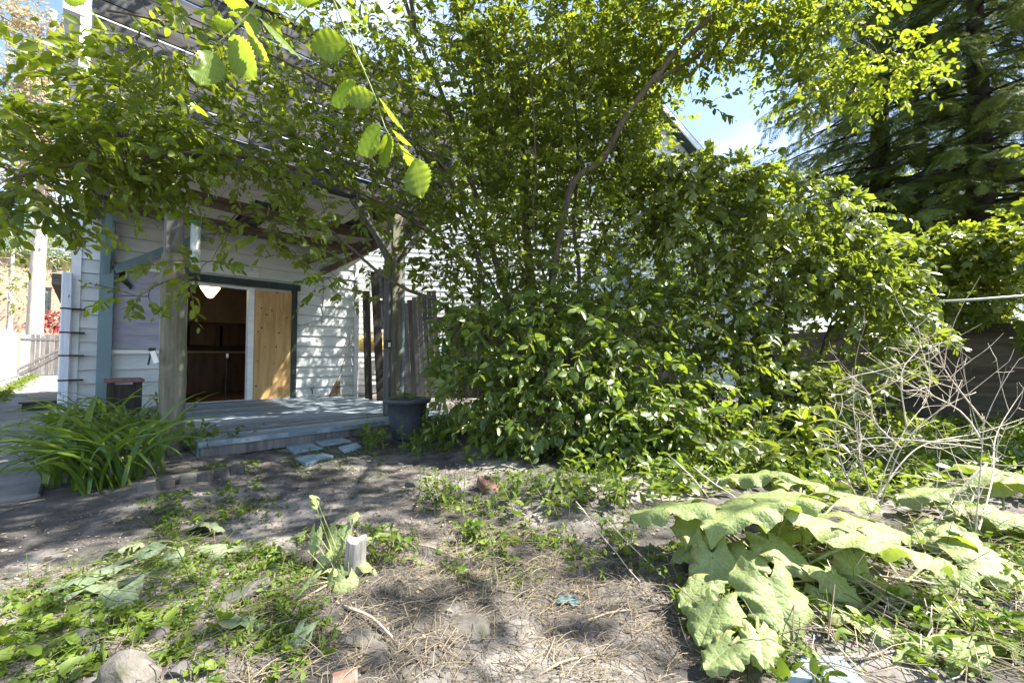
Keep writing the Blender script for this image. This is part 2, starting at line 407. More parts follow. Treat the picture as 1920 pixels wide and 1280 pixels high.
M['burdock'] = leafmat('burdock_leaf', (0.205, 0.260, 0.095), (0.300, 0.350, 0.150), (0.34, 0.43, 0.05), 0.34, 0.55, 0.35, ribs=6)
M['weed'] = leafmat('weed_leaf', (0.055, 0.110, 0.014), (0.165, 0.220, 0.030), (0.24, 0.34, 0.025), 0.40, 0.5, 0.35)
M['pale'] = leafmat('wilted_leaf', (0.13, 0.18, 0.10), (0.24, 0.28, 0.17), (0.15, 0.2, 0.08), 0.25, 0.6, 0.3, ribs=6)
M['litter'] = leafmat('dry_leaf', (0.10, 0.078, 0.052), (0.40, 0.33, 0.23), (0.1, 0.08, 0.04), 0.1, 0.9, 0.1)
M['moss'] = leafmat('moss_leaf', (0.05, 0.075, 0.012), (0.12, 0.15, 0.025), (0.12, 0.16, 0.02), 0.25, 0.7, 0.2)

# ------------------------------------------------------------------ ground
def gz_np(x, y):
    a = 0.022 * np.sin(1.9 * x + 0.7) * np.cos(1.6 * y + 1.1) + 0.014 * np.sin(4.3 * x + 2.1 * y) + 0.008 * np.sin(9.1 * x - 6.3 * y + 1) + 0.005 * np.sin(17 * x + 13 * y)
    lane = (x - W0.x) * HD.x + (y - W0.y) * HD.y              # flat under the lane and the house
    a = a * np.clip((lane + 0.75) / 0.5, 0, 1)
    r = np.hypot(x, y)
    a = a * np.clip((14 - r) / 6, 0, 1)
    a = a + 0.03 * np.exp(-(((x - 1.9) / 1.1) ** 2 + ((y - 2.1) / 0.8) ** 2)) * np.clip((x - 0.7) / 0.6, 0, 1)   # heap under the burdock
    return a
def gz(x, y):
    return float(gz_np(np.array(x, float), np.array(y, float)))
def gpt(px, py, dz=0.0):
    p = onz(px, py, 0)
    for _ in range(4):
        p = onz(px, py, gz(p.x, p.y))
    p.z += dz
    return p
def ladder(a, b, fine, lim):
    c = [0.0]
    st_ = fine
    while c[-1] < lim:
        if c[-1] > b:
            st_ *= 1.35
        c.append(c[-1] + st_)
    return c
xp = ladder(0, 5, 0.06, 400)
gxs = np.array(sorted(set([-v for v in xp] + xp)))
gys = np.array(sorted(set([-v * 4 for v in ladder(0, 0.1, 0.4, 60)] + [0.0] + ladder(0, 7, 0.055, 500))))
GX, GY = np.meshgrid(gxs, gys)
GZ = gz_np(GX, GY)
near = (np.abs(GX) < 6) & (GY < 8) & (GY > 0)
GZ = GZ + near * rng.normal(0, 0.004, GX.shape) * np.clip(((GX - W0.x) * HD.x + (GY - W0.y) * HD.y + 0.7) / 0.3, 0, 1)
nx, ny = len(gxs), len(gys)
idx = np.arange(nx * ny).reshape(ny, nx)
gf = np.stack([idx[:-1, :-1], idx[:-1, 1:], idx[1:, 1:], idx[1:, :-1]], -1).reshape(-1, 4)

def np_mesh(name, V, Fc, mat=None, tint=None, smooth=False, luv=None):
    me = bpy.data.meshes.new(name)
    V = np.ascontiguousarray(V, np.float32)
    Fc = np.ascontiguousarray(Fc, np.int32)
    k = Fc.shape[1]
    me.vertices.add(len(V)); me.vertices.foreach_set('co', V.ravel())
    me.loops.add(Fc.size); me.loops.foreach_set('vertex_index', Fc.ravel())
    me.polygons.add(len(Fc))
    me.polygons.foreach_set('loop_start', np.arange(0, Fc.size, k, dtype=np.int32))
    me.polygons.foreach_set('loop_total', np.full(len(Fc), k, np.int32))
    if smooth:
        me.polygons.foreach_set('use_smooth', np.ones(len(Fc), bool))
    me.update(calc_edges=True)
    if tint is not None:
        a = me.attributes.new('tint', 'FLOAT', 'POINT')
        a.data.foreach_set('value', np.ascontiguousarray(tint, np.float32))
    if luv is not None:
        a = me.attributes.new('luv', 'FLOAT_VECTOR', 'POINT')
        a.data.foreach_set('vector', np.ascontiguousarray(luv, np.float32).ravel())
    if mat is not None:
        me.materials.append(mat)
    return me
ground = link('ground', np_mesh('ground', np.stack([GX, GY, GZ], -1).reshape(-1, 3), gf, M['soil'], smooth=True))
tag(ground, kind='structure')

# ------------------------------------------------------------------ foliage helpers
def leaf_template(w=0.27, fold=0.10, curl=0.12, tipw=0.24):
    V = [(0, 0, 0), (0.34, 0, 0.01), (0.34, w, fold), (0.34, -w, fold), (0.68, 0, -curl * 0.4),
         (0.68, tipw, fold * 0.6 - curl * 0.4), (0.68, -tipw, fold * 0.6 - curl * 0.4), (1.0, 0, -curl), (0.12, w * 0.55, fold * 0.5), (0.12, -w * 0.55, fold * 0.5), (0.9, tipw * 0.45, -curl * 0.8), (0.9, -tipw * 0.45, -curl * 0.8)]
    Fc = [(0, 8, 1), (0, 1, 9), (8, 2, 1), (9, 1, 3), (1, 2, 5), (1, 5, 4), (1, 4, 6), (1, 6, 3), (4, 5, 10), (4, 10, 7), (4, 7, 11), (4, 11, 6)]
    Fc = [f[::-1] for f in Fc]
    return np.array(V, float), np.array(Fc, int)
def palmate_template(n=5, w=0.2):
    Vs, Fs, b = [], [], 0
    v0, f0 = leaf_template(w, 0.07, 0.16, w * 0.9)
    for k in range(n):
        a = (k - (n - 1) / 2) * 0.62
        L = 1.0 - 0.16 * abs(k - (n - 1) / 2)
        c, s = math.cos(a), math.sin(a)
        v = v0 * L
        v = np.stack([v[:, 0] * c - v[:, 1] * s, v[:, 0] * s + v[:, 1] * c, v[:, 2] - 0.12 * abs(a) * v[:, 0]], -1)
        Vs.append(v); Fs.append(f0 + b); b += len(v)
    return np.concatenate(Vs), np.concatenate(Fs)
ELM_T = [leaf_template(0.25, 0.09, 0.10, .20), leaf_template(0.23, 0.16, 0.26, .19), leaf_template(0.28, 0.05, 0.02, .22), leaf_template(0.20, 0.14, -0.05, .17), leaf_template(0.30, -0.06, 0.16, .24)]
NARROW_T = [leaf_template(0.17, 0.08, 0.18, 0.16), leaf_template(0.19, 0.10, 0.08, 0.16)]
PALM_T = [palmate_template(5, 0.2), palmate_template(3, 0.24), palmate_template(5, 0.17)]

def norm(a):
    return a / np.maximum(np.linalg.norm(a, axis=-1, keepdims=True), 1e-9)
def frames(axis, nrm):
    x = norm(axis)
    y = norm(np.cross(nrm, x))
    z = np.cross(x, y)
    return np.stack([x, y, z], -1)           # columns
def scatter_mesh(name, T, P, Fr, S, tint, mat, smooth=False):
    """template copies (one per row) joined into one mesh"""
    n = len(P)
    which = rng.integers(0, len(T), n)
    Vs, Fs, Ts, b = [], [], [], 0
    for k, (v, f) in enumerate(T):
        i = np.nonzero(which == k)[0]
        if not len(i):
            continue
        vv = np.einsum('nij,vj->nvi', Fr[i] * S[i, None, None], v) + P[i][:, None]
        Vs.append(vv.reshape(-1, 3))
        Fs.append((f[None] + (np.arange(len(i)) * len(v))[:, None, None] + b).reshape(-1, 3))
        Ts.append(np.repeat(tint[i], len(v)))
        b += len(i) * len(v)
    return np_mesh(name, np.concatenate(Vs), np.concatenate(Fs), mat, np.concatenate(Ts), smooth)
_tm = {}
def template_meshes(key, T, mat, n=4):
    if key not in _tm:
        out = []
        for v, f in T:
            for k in range(n):
                out.append(np_mesh('leaf', v, f, mat, np.full(len(v), (k + 0.5) / n)))
        _tm[key] = out
    return _tm[key]
def project(P):
    d = P - np.array([0, 0, CAM_H])
    f = np.array([0, math.cos(PITCH), math.sin(PITCH)]); u = np.array([0, -math.sin(PITCH), math.cos(PITCH)])
    z = d @ f
    zz = np.where(z > 0.05, z, 0.05)
    return 960 + FPX * d[:, 0] / zz, 640 - FPX * (d @ u) / zz, z
def foliage(root, T, key, P, Fr, S, tint, mat, name='foliage', singles=300, extent=1.0):
    """the leaves that show largest become parts of their own, the rest one mesh"""
    o = np.array(root.location)
    px, py, z = project(P)
    vis = (px > 0) & (px < 1920) & (py > 0) & (py < 1280) & (z > 0.3)
    # hidden leaves score low: coarse front-most test in 12-pixel cells
    cell = (np.clip(px, 0, 1919) // 12).astype(int) * 200 + (np.clip(py, 0, 1279) // 12).astype(int)
    best = {}
    for i in np.nonzero(vis)[0]:
        c = cell[i]
        if c not in best or z[i] < z[best[c]]:
            best[c] = i
    front = np.array(sorted(best.values(), key=lambda i: -S[i] / z[i])[:singles], int)
    rest = np.ones(len(P), bool); rest[front] = False
    if rest.any():
        me = scatter_mesh(name, T, P[rest] - o, Fr[rest], S[rest], tint[rest], mat)
        tag(link(name, me, root), kind='stuff')
    ms = template_meshes(key, T, mat)
    nt = len(ms) // len(T)
    for i in front:
        me = ms[rng.integers(0, len(T)) * nt + min(nt - 1, int(tint[i] * nt))]
        m4 = np.eye(4); m4[:3, :3] = Fr[i] * S[i]; m4[:3, 3] = P[i] - o
        link('leaf', me, root, Matrix(m4.tolist()))

def blob_pts(blobs, dens=1.0):
    """blobs: (px, py, Y, rx_px, ry_px, depth_m, count) or ('w', x, y, z, rx, ry, rz, count)"""
    out, cen = [], []
    for b in blobs:
        if b[0] == 'w':
            c = np.array(b[1:4], float); ax = np.array(b[4:7], float); n = b[7]
        else:
            c = np.array(at(b[0], b[1], b[2])); k = b[2] / FPX
            ax = np.array([b[3] * k, b[5], b[4] * k]); n = b[6]
        n = int(n * dens)
        q = norm(rng.normal(size=(n, 3))) * (rng.random((n, 1)) ** 0.42)
        out.append(c + q * ax); cen.append(np.repeat(c[None], n, 0))
    return np.concatenate(out), np.concatenate(cen)
def sprays(P, A, L, K, ll, droop=0.25, spread=0.8, upr=0.45, sunb=0.25):
    S = len(P)
    u = np.linspace(0.15, 1, K)
    A = norm(A)
    pts = P[:, None] + A[:, None] * (L[:, None, None] * u[None, :, None])
    pts[..., 2] -= droop * L[:, None] * u[None] ** 2
    tan = np.repeat(A[:, None], K, 1).copy()
    tan[..., 2] -= 2 * droop * u[None]
    tan = norm(tan)
    up = norm(np.array([0, 0, 1.0]) + rng.normal(0, upr, (S, 3)) + sunb * np.array(SUN))[:, None]
    side = norm(np.cross(tan, np.repeat(up, K, 1)))
    sg = np.where(np.arange(K) % 2 == 0, 1.0, -1.0)[None, :, None]
    sg = sg * np.where(np.arange(K) == K - 1, 0.05, 1.0)[None, :, None]
    ax = tan * 0.6 + sg * side * spread + rng.normal(0, 0.24, (S, K, 3))
    ax[..., 2] -= rng.random((S, K)) * 0.55
    nr = np.repeat(up, K, 1) + rng.normal(0, 0.55, (S, K, 3))
    sc = ll * (0.42 + 0.78 * rng.random((S, K)) ** 1.1) * (0.75 + 0.35 * np.sin(np.pi * u))[None]
    base = P[:, None] + (pts - P[:, None])
    tw = np.concatenate([P[:, None], pts], 1)
    return base.reshape(-1, 3), frames(ax.reshape(-1, 3), nr.reshape(-1, 3)), sc.ravel(), tw
def tubes_mesh(name, lines, radii, mat, n=4, off=(0, 0, 0)):
    b = MB()
    for l, r in zip(lines, radii):
        b.tube(l, r, n, cap=False)
    V = np.array(b.v) - np.array(off)
    b.v = V.tolist()
    return b.mesh(name, mat, True)
def resample(pts, step=0.12):
    pts = [np.array(p, float) for p in pts]
    # Catmull-Rom through the points
    out = []
    for i in range(len(pts) - 1):
        p0, p1, p2, p3 = pts[max(i - 1, 0)], pts[i], pts[i + 1], pts[min(i + 2, len(pts) - 1)]
        m = max(2, int(np.linalg.norm(p2 - p1) / step))
        for k in range(m):
            t = k / m
            out.append(0.5 * ((2 * p1) + (p2 - p0) * t + (2 * p0 - 5 * p1 + 4 * p2 - p3) * t * t + (-p0 + 3 * p1 - 3 * p2 + p3) * t ** 3))
    out.append(pts[-1])
    return np.array(out)
def grow(nodes, P, r0=0.004):
    """hang every spray on the nearest twig grown so far; returns twig lines and the direction each spray continues in"""
    nodes = np.array(nodes, float)
    cap = len(nodes) + len(P) * 5
    buf = np.zeros((cap, 3)); buf[:len(nodes)] = nodes; nn = len(nodes)
    d0 = np.full(len(P), 1e9)
    for i in range(0, len(nodes), 4):
        d0 = np.minimum(d0, np.linalg.norm(P - nodes[i], axis=1))
    lines, rad, dirs = [], [], np.zeros((len(P), 3))
    for i in np.argsort(d0):
        p = P[i]
        j = int(np.argmin(((buf[:nn] - p) ** 2).sum(1)))
        q = buf[j]
        v = p - q; l = np.linalg.norm(v)
        bend = rng.normal(0, 0.10, 3) * l + np.array([0, 0, 0.10 * l])
        t = np.linspace(0, 1, 5)[:, None]
        ln = q + v * t + bend * (4 * t * (1 - t)) * 0.5
        lines.append(ln); rad.append(np.linspace(r0 + 0.004 * min(l, 1.5), r0 * 0.7, 5))
        buf[nn:nn + 4] = ln[1:]; nn += 4
        dirs[i] = v / max(l, 1e-6)
    return lines, rad, dirs
def plant(root, limbs, blobs, T, key, mat, barkmat, ll=0.085, K=11, L=(0.25, 0.5), droop=0.25, dens=1.0, name='crown', stemname='limb',
          trunkname='branches', singles=300, tintpow=1.0, upr=0.45, twigr=0.0035, out=0.5, nsides=8, twk=4):
    """limbs: list of (points, r0, r1) in world space; foliage sprays fill the blobs and hang on the limbs"""
    o = np.array(root.location)
    nodes = []
    for k, (pts, ra, rb) in enumerate(limbs):
        q = resample(pts)
        q[1:-1] += rng.normal(0, 0.006, q[1:-1].shape)
        nodes.append(q[len(q) // 6:])
        rr = np.linspace(0, 1, len(q))
        rad = ra + (rb - ra) * rr ** 0.8
        b = MB().tube(q - o, list(rad * (1 + rng.normal(0, 0.04, len(q)))), nsides)
        b.build(stemname, barkmat, root, smooth=True)
    P, C = blob_pts(blobs, dens)
    P[:, 2] = np.maximum(P[:, 2], gz_np(P[:, 0], P[:, 1]) + 0.06)
    lines, rad, dirs = grow(np.concatenate(nodes), P, twigr)
    A = dirs * 0.7 + norm(P - C) * out + rng.normal(0, 0.42, P.shape)
    A[:, 2] *= 0.7
    Ls = rng.uniform(L[0], L[1], len(P))
    B, Fr, S, tw = sprays(P, A, Ls, K, ll, droop, upr=upr)
    lines += [t[::2] for t in tw]
    rad += [np.linspace(twigr * 0.7, twigr * 0.3, len(tw[0][::2])) for _ in tw]
    tag(link(trunkname, tubes_mesh(trunkname, lines, rad, barkmat, twk, o), root), kind='stuff')
    tint = np.clip(np.repeat(rng.random(len(P)), K) * 0.5 + rng.random(len(B)) * 0.5, 0, 1) ** tintpow
    B[:, 2] = np.maximum(B[:, 2], gz_np(B[:, 0], B[:, 1]) + 0.02)
    foliage(root, T, key, B, Fr, S, tint, mat, name, singles)

# ------------------------------------------------------------------ lane, fence and gate at the left
lane = empty('lane', loc(-0.78, 3.6), R(45)); tag(lane, kind='structure')
t = -4.6
k = 0
while t < 27:
    ln = random.uniform(1.6, 2.2)
    b = MB().box(-2.0, -0.02, t + 0.012, t + ln - 0.012, -0.05, 0.028 + 0.012 * math.sin(k * 2.3))
    b.build('slab', M['concrete'], lane, bevel=0.012)
    t += ln; k += 1
fence = empty('picket_fence', loc(-2.85, 5), R(45), 'sun bleached vertical board fence along the left of the lane', 'fence')
pk = [MB().box(-0.011, 0.011, -0.066, 0.066, 0.03, h).mesh('picket', M['lightplank']) for h in (1.92, 1.98, 2.02, 1.95)]
for i in range(142):
    o = link('picket', pk[i % 4], fence)
    o.location = (random.uniform(-0.006, 0.006), i * 0.141, 0)
    o.rotation_euler = (random.uniform(-0.01, 0.01), random.uniform(-0.012, 0.012), 0)
for z in (0.5, 1.55):
    MB().box(-0.09, -0.03, -0.1, 20.0, z, z + 0.09).build('rail', M['lightplank'], fence)
for t in (0, 5, 10, 15, 20):
    MB().box(-0.19, -0.092, t - 0.05, t + 0.05, 0, 2.1).build('post', M['lightplank'], fence)
gate = empty('board_gate', loc(-2.75, 25.0), R(45), 'grey wooden board gate with a diagonal brace closing the lane', 'gate')
for i in range(13):
    h = 1.98 + random.uniform(-0.05, 0.05)
    MB().box(i * 0.155, i * 0.155 + 0.143, -0.01, 0.012, 0.06, h).build('board', M['greyplank'] if i > 1 else M['lightplank'], gate)  # two left boards paler: sunlit part of the grey gate, put into colour
MB().bar((0.02, -0.035, 0.12), (2.0, -0.035, 1.62), 0.04, 0.15).build('brace', M['greyplank'], gate)
MB().bar((0.02, -0.030, 0.40), (2.0, -0.030, 1.86), 0.03, 0.09).build('brace', M['greyplank'], gate)
MB().box(-0.02, 2.05, -0.03, -0.012, 1.7, 1.8).build('rail', M['greyplank'], gate)

# ------------------------------------------------------------------ the house behind the porch
TW = 3.6                                      # wall plane
house = empty('house', loc(0, TW), R(45), 'white clapboard house with an open doorway behind the porch', 'house')
HS0, HS1, HTOP, HBACK = -0.76, 3.55, 6.0, 3.6
def wl_(px, py):
    s, z = st(px, py, TW)
    return s, z
d_l, d_top, d_bot = wl_(352, 640)[0], 2.20, 0.16
d_mid = wl_(469, 640)[0]
p_r = wl_(545, 640)[0]
t_r = wl_(555, 640)[0]
w_l, w_r = wl_(212, 600)[0], wl_(299, 600)[0]
w_top, w_bot = wl_(258, 507)[1], wl_(258, 654)[1]
openings = [(d_l - 0.09, t_r, 0.0, d_top + 0.17), (w_l - 0.02, w_r + 0.09, w_bot - 0.04, w_top + 0.04)]
# backing wall with the door opening
wb = MB()
wb.box(HS0, d_l - 0.02, 0.02, 0.14, 0, HTOP).box(d_l - 0.02, d_mid + 0.06, 0.02, 0.14, d_top, HTOP).box(d_mid + 0.06, HS1, 0.02, 0.14, 0, HTOP)
wb.box(HS0, HS0 + 0.12, 0.141, HBACK, 0, HTOP).box(HS1 - 0.12, HS1, 0.141, HBACK, 0, HTOP).box(HS0, HS1, HBACK, HBACK + 0.12, 0, HTOP)
wb.box(HS0 - 0.2, HS1 + 0.2, -0.05, HBACK + 0.3, HTOP, HTOP + 0.15)
wb.build('wall', M['siding'], house)
exp_ = 0.205
z = 0.13
while z < HTOP - 0.1:
    z1 = z + exp_
    iv = [(HS0, HS1)]
    for (a, b, za, zb) in openings:
        if za < z + exp_ * 0.6 and zb > z + exp_ * 0.4:
            nv = []
            for (p, q) in iv:
                if b <= p or a >= q:
                    nv.append((p, q))
                else:
                    if a > p: nv.append((p, a))
                    if b < q: nv.append((b, q))
            iv = nv
    for (p, q) in iv:
        cuts = [p]
        while q - cuts[-1] > 3.2:
            cuts.append(cuts[-1] + random.uniform(1.4, 2.6))
        cuts.append(q)
        for a, b in zip(cuts[:-1], cuts[1:]):
            bb = MB()
            bb.hexa([(a + .0015, -0.024, z + 0.007), (b - .0015, -0.024, z + 0.007), (b - .0015, 0.018, z + 0.007), (a + .0015, 0.018, z + 0.007),
                     (a + .0015, 0.006, z1), (b - .0015, 0.006, z1), (b - .0015, 0.018, z1), (a + .0015, 0.018, z1)])
            bb.build('siding_board', M['siding'], house)
    z = z1
MB().box(HS0 - 0.02, HS0 + 0.08, -0.035, -0.016, 0.05, HTOP).build('corner_board', M['whitepaint'], house)
MB().box(HS1 - 0.07, HS1 + 0.02, -0.035, -0.016, 0.05, HTOP).build('corner_board', M['whitepaint'], house)
# covered window
win = MB().box(w_l, w_r, 0.0, 0.018, w_bot, w_top).build('window', M['lilac'], house)
nb = 6
for i in range(nb):
    za = w_bot + (w_top - w_bot) * i / nb; zb = w_bot + (w_top - w_bot) * (i + 1) / nb
    MB().hexa([(w_l, -0.014, za + .004), (w_r, -0.014, za + .004), (w_r, -0.001, za + .004), (w_l, -0.001, za + .004), (w_l, -0.004, zb), (w_r, -0.004, zb), (w_r, -0.001, zb), (w_l, -0.001, zb)]).build('panel', M['lilac'], win)
f = MB()
f.box(w_r + .002, w_r + 0.07, -0.04, 0.016, w_bot - 0.02, w_top + 0.05)
f.build('frame', M['whitepaint'], win)
MB().box(w_l - .02, w_r + .002, -0.035, 0.016, w_top + .002, w_top + 0.045).build('frame', M['whitepaint'], win)
MB().box(w_l - .02, w_r + 0.09, -0.06, 0.016, w_bot - 0.075, w_bot - .021).build('sill', M['whitepaint'], win)
b = MB()                                       # scrap of torn black-and-white film
for i in range(9):
    a = i / 8
    x = w_l + 0.05 + 0.13 * a + 0.02 * math.sin(a * 9)
    zc = w_top - 0.02 - 0.30 * a
    w = 0.045 * math.sin(math.pi * (0.15 + 0.8 * a))
    b.add([(x - w, -0.03 - 0.02 * math.sin(a * 14), zc), (x + w, -0.05, zc + 0.02)], [])
for i in range(8):
    b.f.append((i * 2, i * 2 + 1, i * 2 + 3, i * 2 + 2))
sc_ = b.build('torn_film', M['blackiron'], house); tag(sc_, 'torn strip of dark film hanging at the window top')
sc_.modifiers.new('solid', 'SOLIDIFY').thickness = 0.004
# doorway
MB().box(d_l - 0.085, d_l - 0.021, -0.045, 0.14, 0.16, d_top + 0.02).build('door_jamb', M['palegreen'], house)
MB().box(d_l - 0.02, d_mid - .04, -0.02, 0.10, d_top - 0.03, d_top - 0.001).build('door_head', M['whitepaint'], house)
MB().box(d_mid - 0.045, d_mid + 0.045, -0.045, 0.11, 0.165, d_top - .001).build('door_stile', M['whitepaint'], house)
MB().box(d_l - 0.02, p_r, -0.07, 0.14, 0.145, 0.163).build('threshold', M['whitepaint'], house)
ply = MB().box(d_mid + 0.047, p_r, -0.03, -0.012, 0.166, d_top - 0.03).build('plywood_panel', M['plywood'], house)
tag(ply, 'plywood sheet with dark knots covering the right half of the doorway')
kn = MB()
for (px, py) in [(498, 548), (519, 549), (499, 590), (509, 582), (537, 596), (483, 622), (497, 650), (517, 650), (482, 677), (513, 681), (508, 720), (479, 723), (530, 676), (476, 594), (490, 615), (522, 624), (489, 578)]:
    s, zz = wl_(px, py)
    if d_mid + 0.06 < s < p_r - 0.02:
        r = random.uniform(0.010, 0.017)
        me = MB().lathe([(0, 0.0), (r, 0.0), (r * 0.8, 0.003), (0, 0.004)], 9).mesh('knot', M['knot'])
        link('knot', me, ply, Matrix.Translation((s, -0.0305, zz)) @ Matrix.Rotation(R(90), 4, 'X'))
MB().box(p_r + .002, t_r, -0.05, 0.016, 0.15, d_top + 0.03).build('door_casing', M['greentrim'], house)
MB().box(d_l - 0.08, t_r + 0.05, -0.055, 0.016, d_top + .031, d_top + 0.15).build('door_lintel', M['greentrim'], house)
# room
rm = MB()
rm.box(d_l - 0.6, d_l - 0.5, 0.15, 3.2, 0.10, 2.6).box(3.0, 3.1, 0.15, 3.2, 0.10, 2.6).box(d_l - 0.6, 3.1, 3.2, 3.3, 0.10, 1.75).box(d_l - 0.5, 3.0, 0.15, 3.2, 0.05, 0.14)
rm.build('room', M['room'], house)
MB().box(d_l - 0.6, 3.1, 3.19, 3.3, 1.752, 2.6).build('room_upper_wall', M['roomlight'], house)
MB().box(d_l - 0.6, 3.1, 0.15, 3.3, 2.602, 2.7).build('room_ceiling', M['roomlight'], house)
cab = MB().box(d_l - 0.3, 2.7, 2.55, 3.18, 0.142, 1.02).build('cabinet', M['cabinet'], house)
MB().box(d_l - 0.32, 2.72, 2.50, 3.185, 1.022, 1.07).build('worktop', M['roomlight'], cab)
for i in range(4):
    x = d_l - 0.2 + i * 0.62
    MB().box(x, x + 0.56, 2.85, 3.185, 1.2, 1.66).build('cupboard', M['cabinet'], house)
lp = loc(0, TW)
lamp = empty('ceiling_lamp', loc(d_l + 0.42, TW + 0.75, 2.06), 0, 'glowing amber glass ceiling lamp inside the doorway', 'lamp')
MB().lathe([(0.0, -0.02), (0.05, 0.0), (0.10, 0.08), (0.15, 0.16), (0.16, 0.20), (0.10, 0.22), (0.0, 0.225)], 18).build('lamp_shade', M['lampglow'], lamp, True)
MB().lathe([(0.02, 0.226), (0.02, 0.5), (0.07, 0.52), (0.07, 0.54), (0, 0.545)], 12).build('stem', M['blackiron'], lamp, True)
mop = empty('mop', loc(d_mid - 0.32, TW + 0.25, 0.14), R(45), 'thin dark handle leaning inside the doorway', 'broom')
MB().tube([(0, 0, 0.0), (0.03, 0.05, 0.78)], 0.007, 6).build('handle', M['blackiron'], mop)
MB().tube([(0.03, 0.05, 0.785), (0.033, 0.055, 0.86)], [0.018, 0.022], 8).build('grip', M['whiteplastic'], mop)
# downspout, straps
sp = MB()
s0 = HS0 - 0.06
dsp = MB().box(s0 - 0.05, s0 + 0.06, -0.15, -0.06, 0.12, 2.15).build('downspout', M['spout'], house, bevel=0.012)
for zz in (0.6, 0.95, 1.28, 1.62):
    MB().box(s0 - 0.056, s0 + 0.20, -0.156, -0.036, zz, zz + 0.022).build('strap', M['blackiron'], dsp)
MB().box(HS0 - 0.22, HS0 + 0.02, 0.2, HBACK, 2.0, 2.16).build('eave', M['oldwood'], house)
# conduit, socket box, tap
b = MB()
c1, c2, c3 = wl_(605, 455), wl_(605, 600), wl_(560, 611)
pts = [(c1[0], -0.03, c1[1]), (c2[0], -0.03, c2[1] + 0.08), (c2[0] - 0.03, -0.03, c2[1] + 0.01), (c2[0] - 0.10, -0.03, c2[1] - 0.015), (c3[0], -0.03, c3[1])]
b.tube(resample(pts, 0.05), 0.013, 8).build('conduit', M['metal'], house, True)
s, zz = wl_(600, 517)
MB().box(s - 0.11, s + 0.11, -0.13, -0.016, zz - 0.03, zz + 0.05).build('light_fixture', M['whitepaint'], house, bevel=0.01)
s, zz = wl_(583, 735)
MB().tube([(s, -0.01, zz + 0.05), (s, -0.07, zz + 0.05), (s, -0.08, zz - 0.03)], 0.012, 6).tube([(s - 0.04, -0.05, zz + 0.085), (s + 0.04, -0.05, zz + 0.085)], 0.008, 6).build('tap', M['blackiron'], house)

# ------------------------------------------------------------------ deck
deck = empty('deck', loc(0.15, -0.46), R(45), 'low porch deck of worn blue grey painted boards', 'deck')
DL = 3.0
dm = []
for k in range(4):
    dm.append(MB().box(0, DL, 0, 0.127, 0.105, 0.155).mesh('deck_board', M['deck']))
for i in range(28):
    o = link('deck_board', dm[i % 4], deck)
    o.location = (random.uniform(-0.015, 0.015), i * 0.1445, random.uniform(-0.003, 0.003))
    o.rotation_euler = (random.uniform(-.045, .045), 0, 0)
MB().box(0.02, DL - 0.02, 0.02, 0.06, 0.0, 0.100).build('rim_board', M['greyplank'], deck)
MB().box(0.0, 0.04, 0.062, 4.0, 0.0, 0.100).build('rim_board', M['teal'], deck)

# ------------------------------------------------------------------ porch: posts, beams, ceiling, balcony front
porch = empty('porch', loc(0, 0), R(45), 'covered wooden porch carrying a boarded balcony', 'porch')
pr = resample([(0, 0, -0.1), (0.004, 0.0, 0.8), (-0.006, 0.004, 1.6), (0.0, 0, 1.95)], 0.1)
MB().tube(pr, list(0.107 + rng.normal(0, 0.0025, len(pr))), 18).build('post', M['logpost'], porch, True)
MB().box(-0.085, 0.06, -0.03, 0.10, 1.951, 2.998).build('post', M['greyplank'], porch, bevel=0.006)
MB().box(0.068, 0.10, 0.06, 0.16, 0.0, 1.9).build('batten', M['logpost'], porch)
MB().box(2.33, 2.49, -0.06, 0.10, 0.0, 2.998).build('post', M['logpost'], porch, bevel=0.008)
MB().box(2.492, 2.53, -0.05, 0.09, 0.0, 2.7).build('batten', M['teal'], porch)
MB().box(2.29, 2.328, -0.04, 0.10, 0.0, 2.7).build('batten', M['greyplank'], porch)
sT = st(196, 620, TW - 0.12)[0]
MB().box(sT - 0.075, sT + 0.085, TW - 0.15, TW - 0.055, 0.0, 2.998).build('post', M['teal'], porch, bevel=0.006)
MB().box(-0.64, 3.30, -0.08, 0.08, 3.0, 3.24).build('beam', M['parapet'], porch)
MB().box(-0.64, -0.50, 0.081, TW - 0.05, 3.0, 3.24).build('beam', M['parapet'], porch)
MB().box(3.16, 3.30, 0.081, TW - 0.05, 3.0, 3.24).build('beam', M['oldwood'], porch)
MB().bar((sT, TW - 0.6, 3.0), (sT, TW - 0.10, 2.20), 0.07, 0.11).build('brace', M['teal'], porch)
MB().bar((sT + 0.08, TW - 0.12, 2.25), (0.75, TW - 0.12, 2.98), 0.06, 0.12).build('brace', M['teal'], porch)
for sg in (-1, 1):
    MB().bar((2.41, 0.0 + sg * 0.0, 2.25), (2.41 + sg * 0.62, 0.0, 3.0), 0.07, 0.12, (0, 1, 0)).build('brace', M['greyplank'], porch)
MB().bar((2.41, 0.1, 2.25), (2.41, 0.75, 3.0), 0.07, 0.12, (1, 0, 0)).build('brace', M['greyplank'], porch)
cb = 0.19
i = 0
s = -0.49
while s < 3.15:                                # ceiling boards run towards the wall, some gone
    t0, t1 = 0.09, TW - 0.06
    if 0.9 < s < 1.25: t1 = 1.4
    if 2.3 < s < 2.6: t0 = 1.8
    MB().box(s, s + cb - 0.006, t0, t1, 3.135, 3.15).build('ceiling_board', M['ceilwhite'], porch)
    s += cb
for tt, zz, sag in ((1.15, 2.98, 0.10), (2.35, 2.96, 0.04)):
    b = MB()
    q = [(-0.49 + 3.64 * a / 10, tt + 0.02 * math.sin(a), zz - sag * math.sin(math.pi * a / 10)) for a in range(11)]
    for a in range(10):
        b.bar(q[a], q[a + 1], 0.06, 0.16)
    b.build('beam', M['oldwood'], porch)
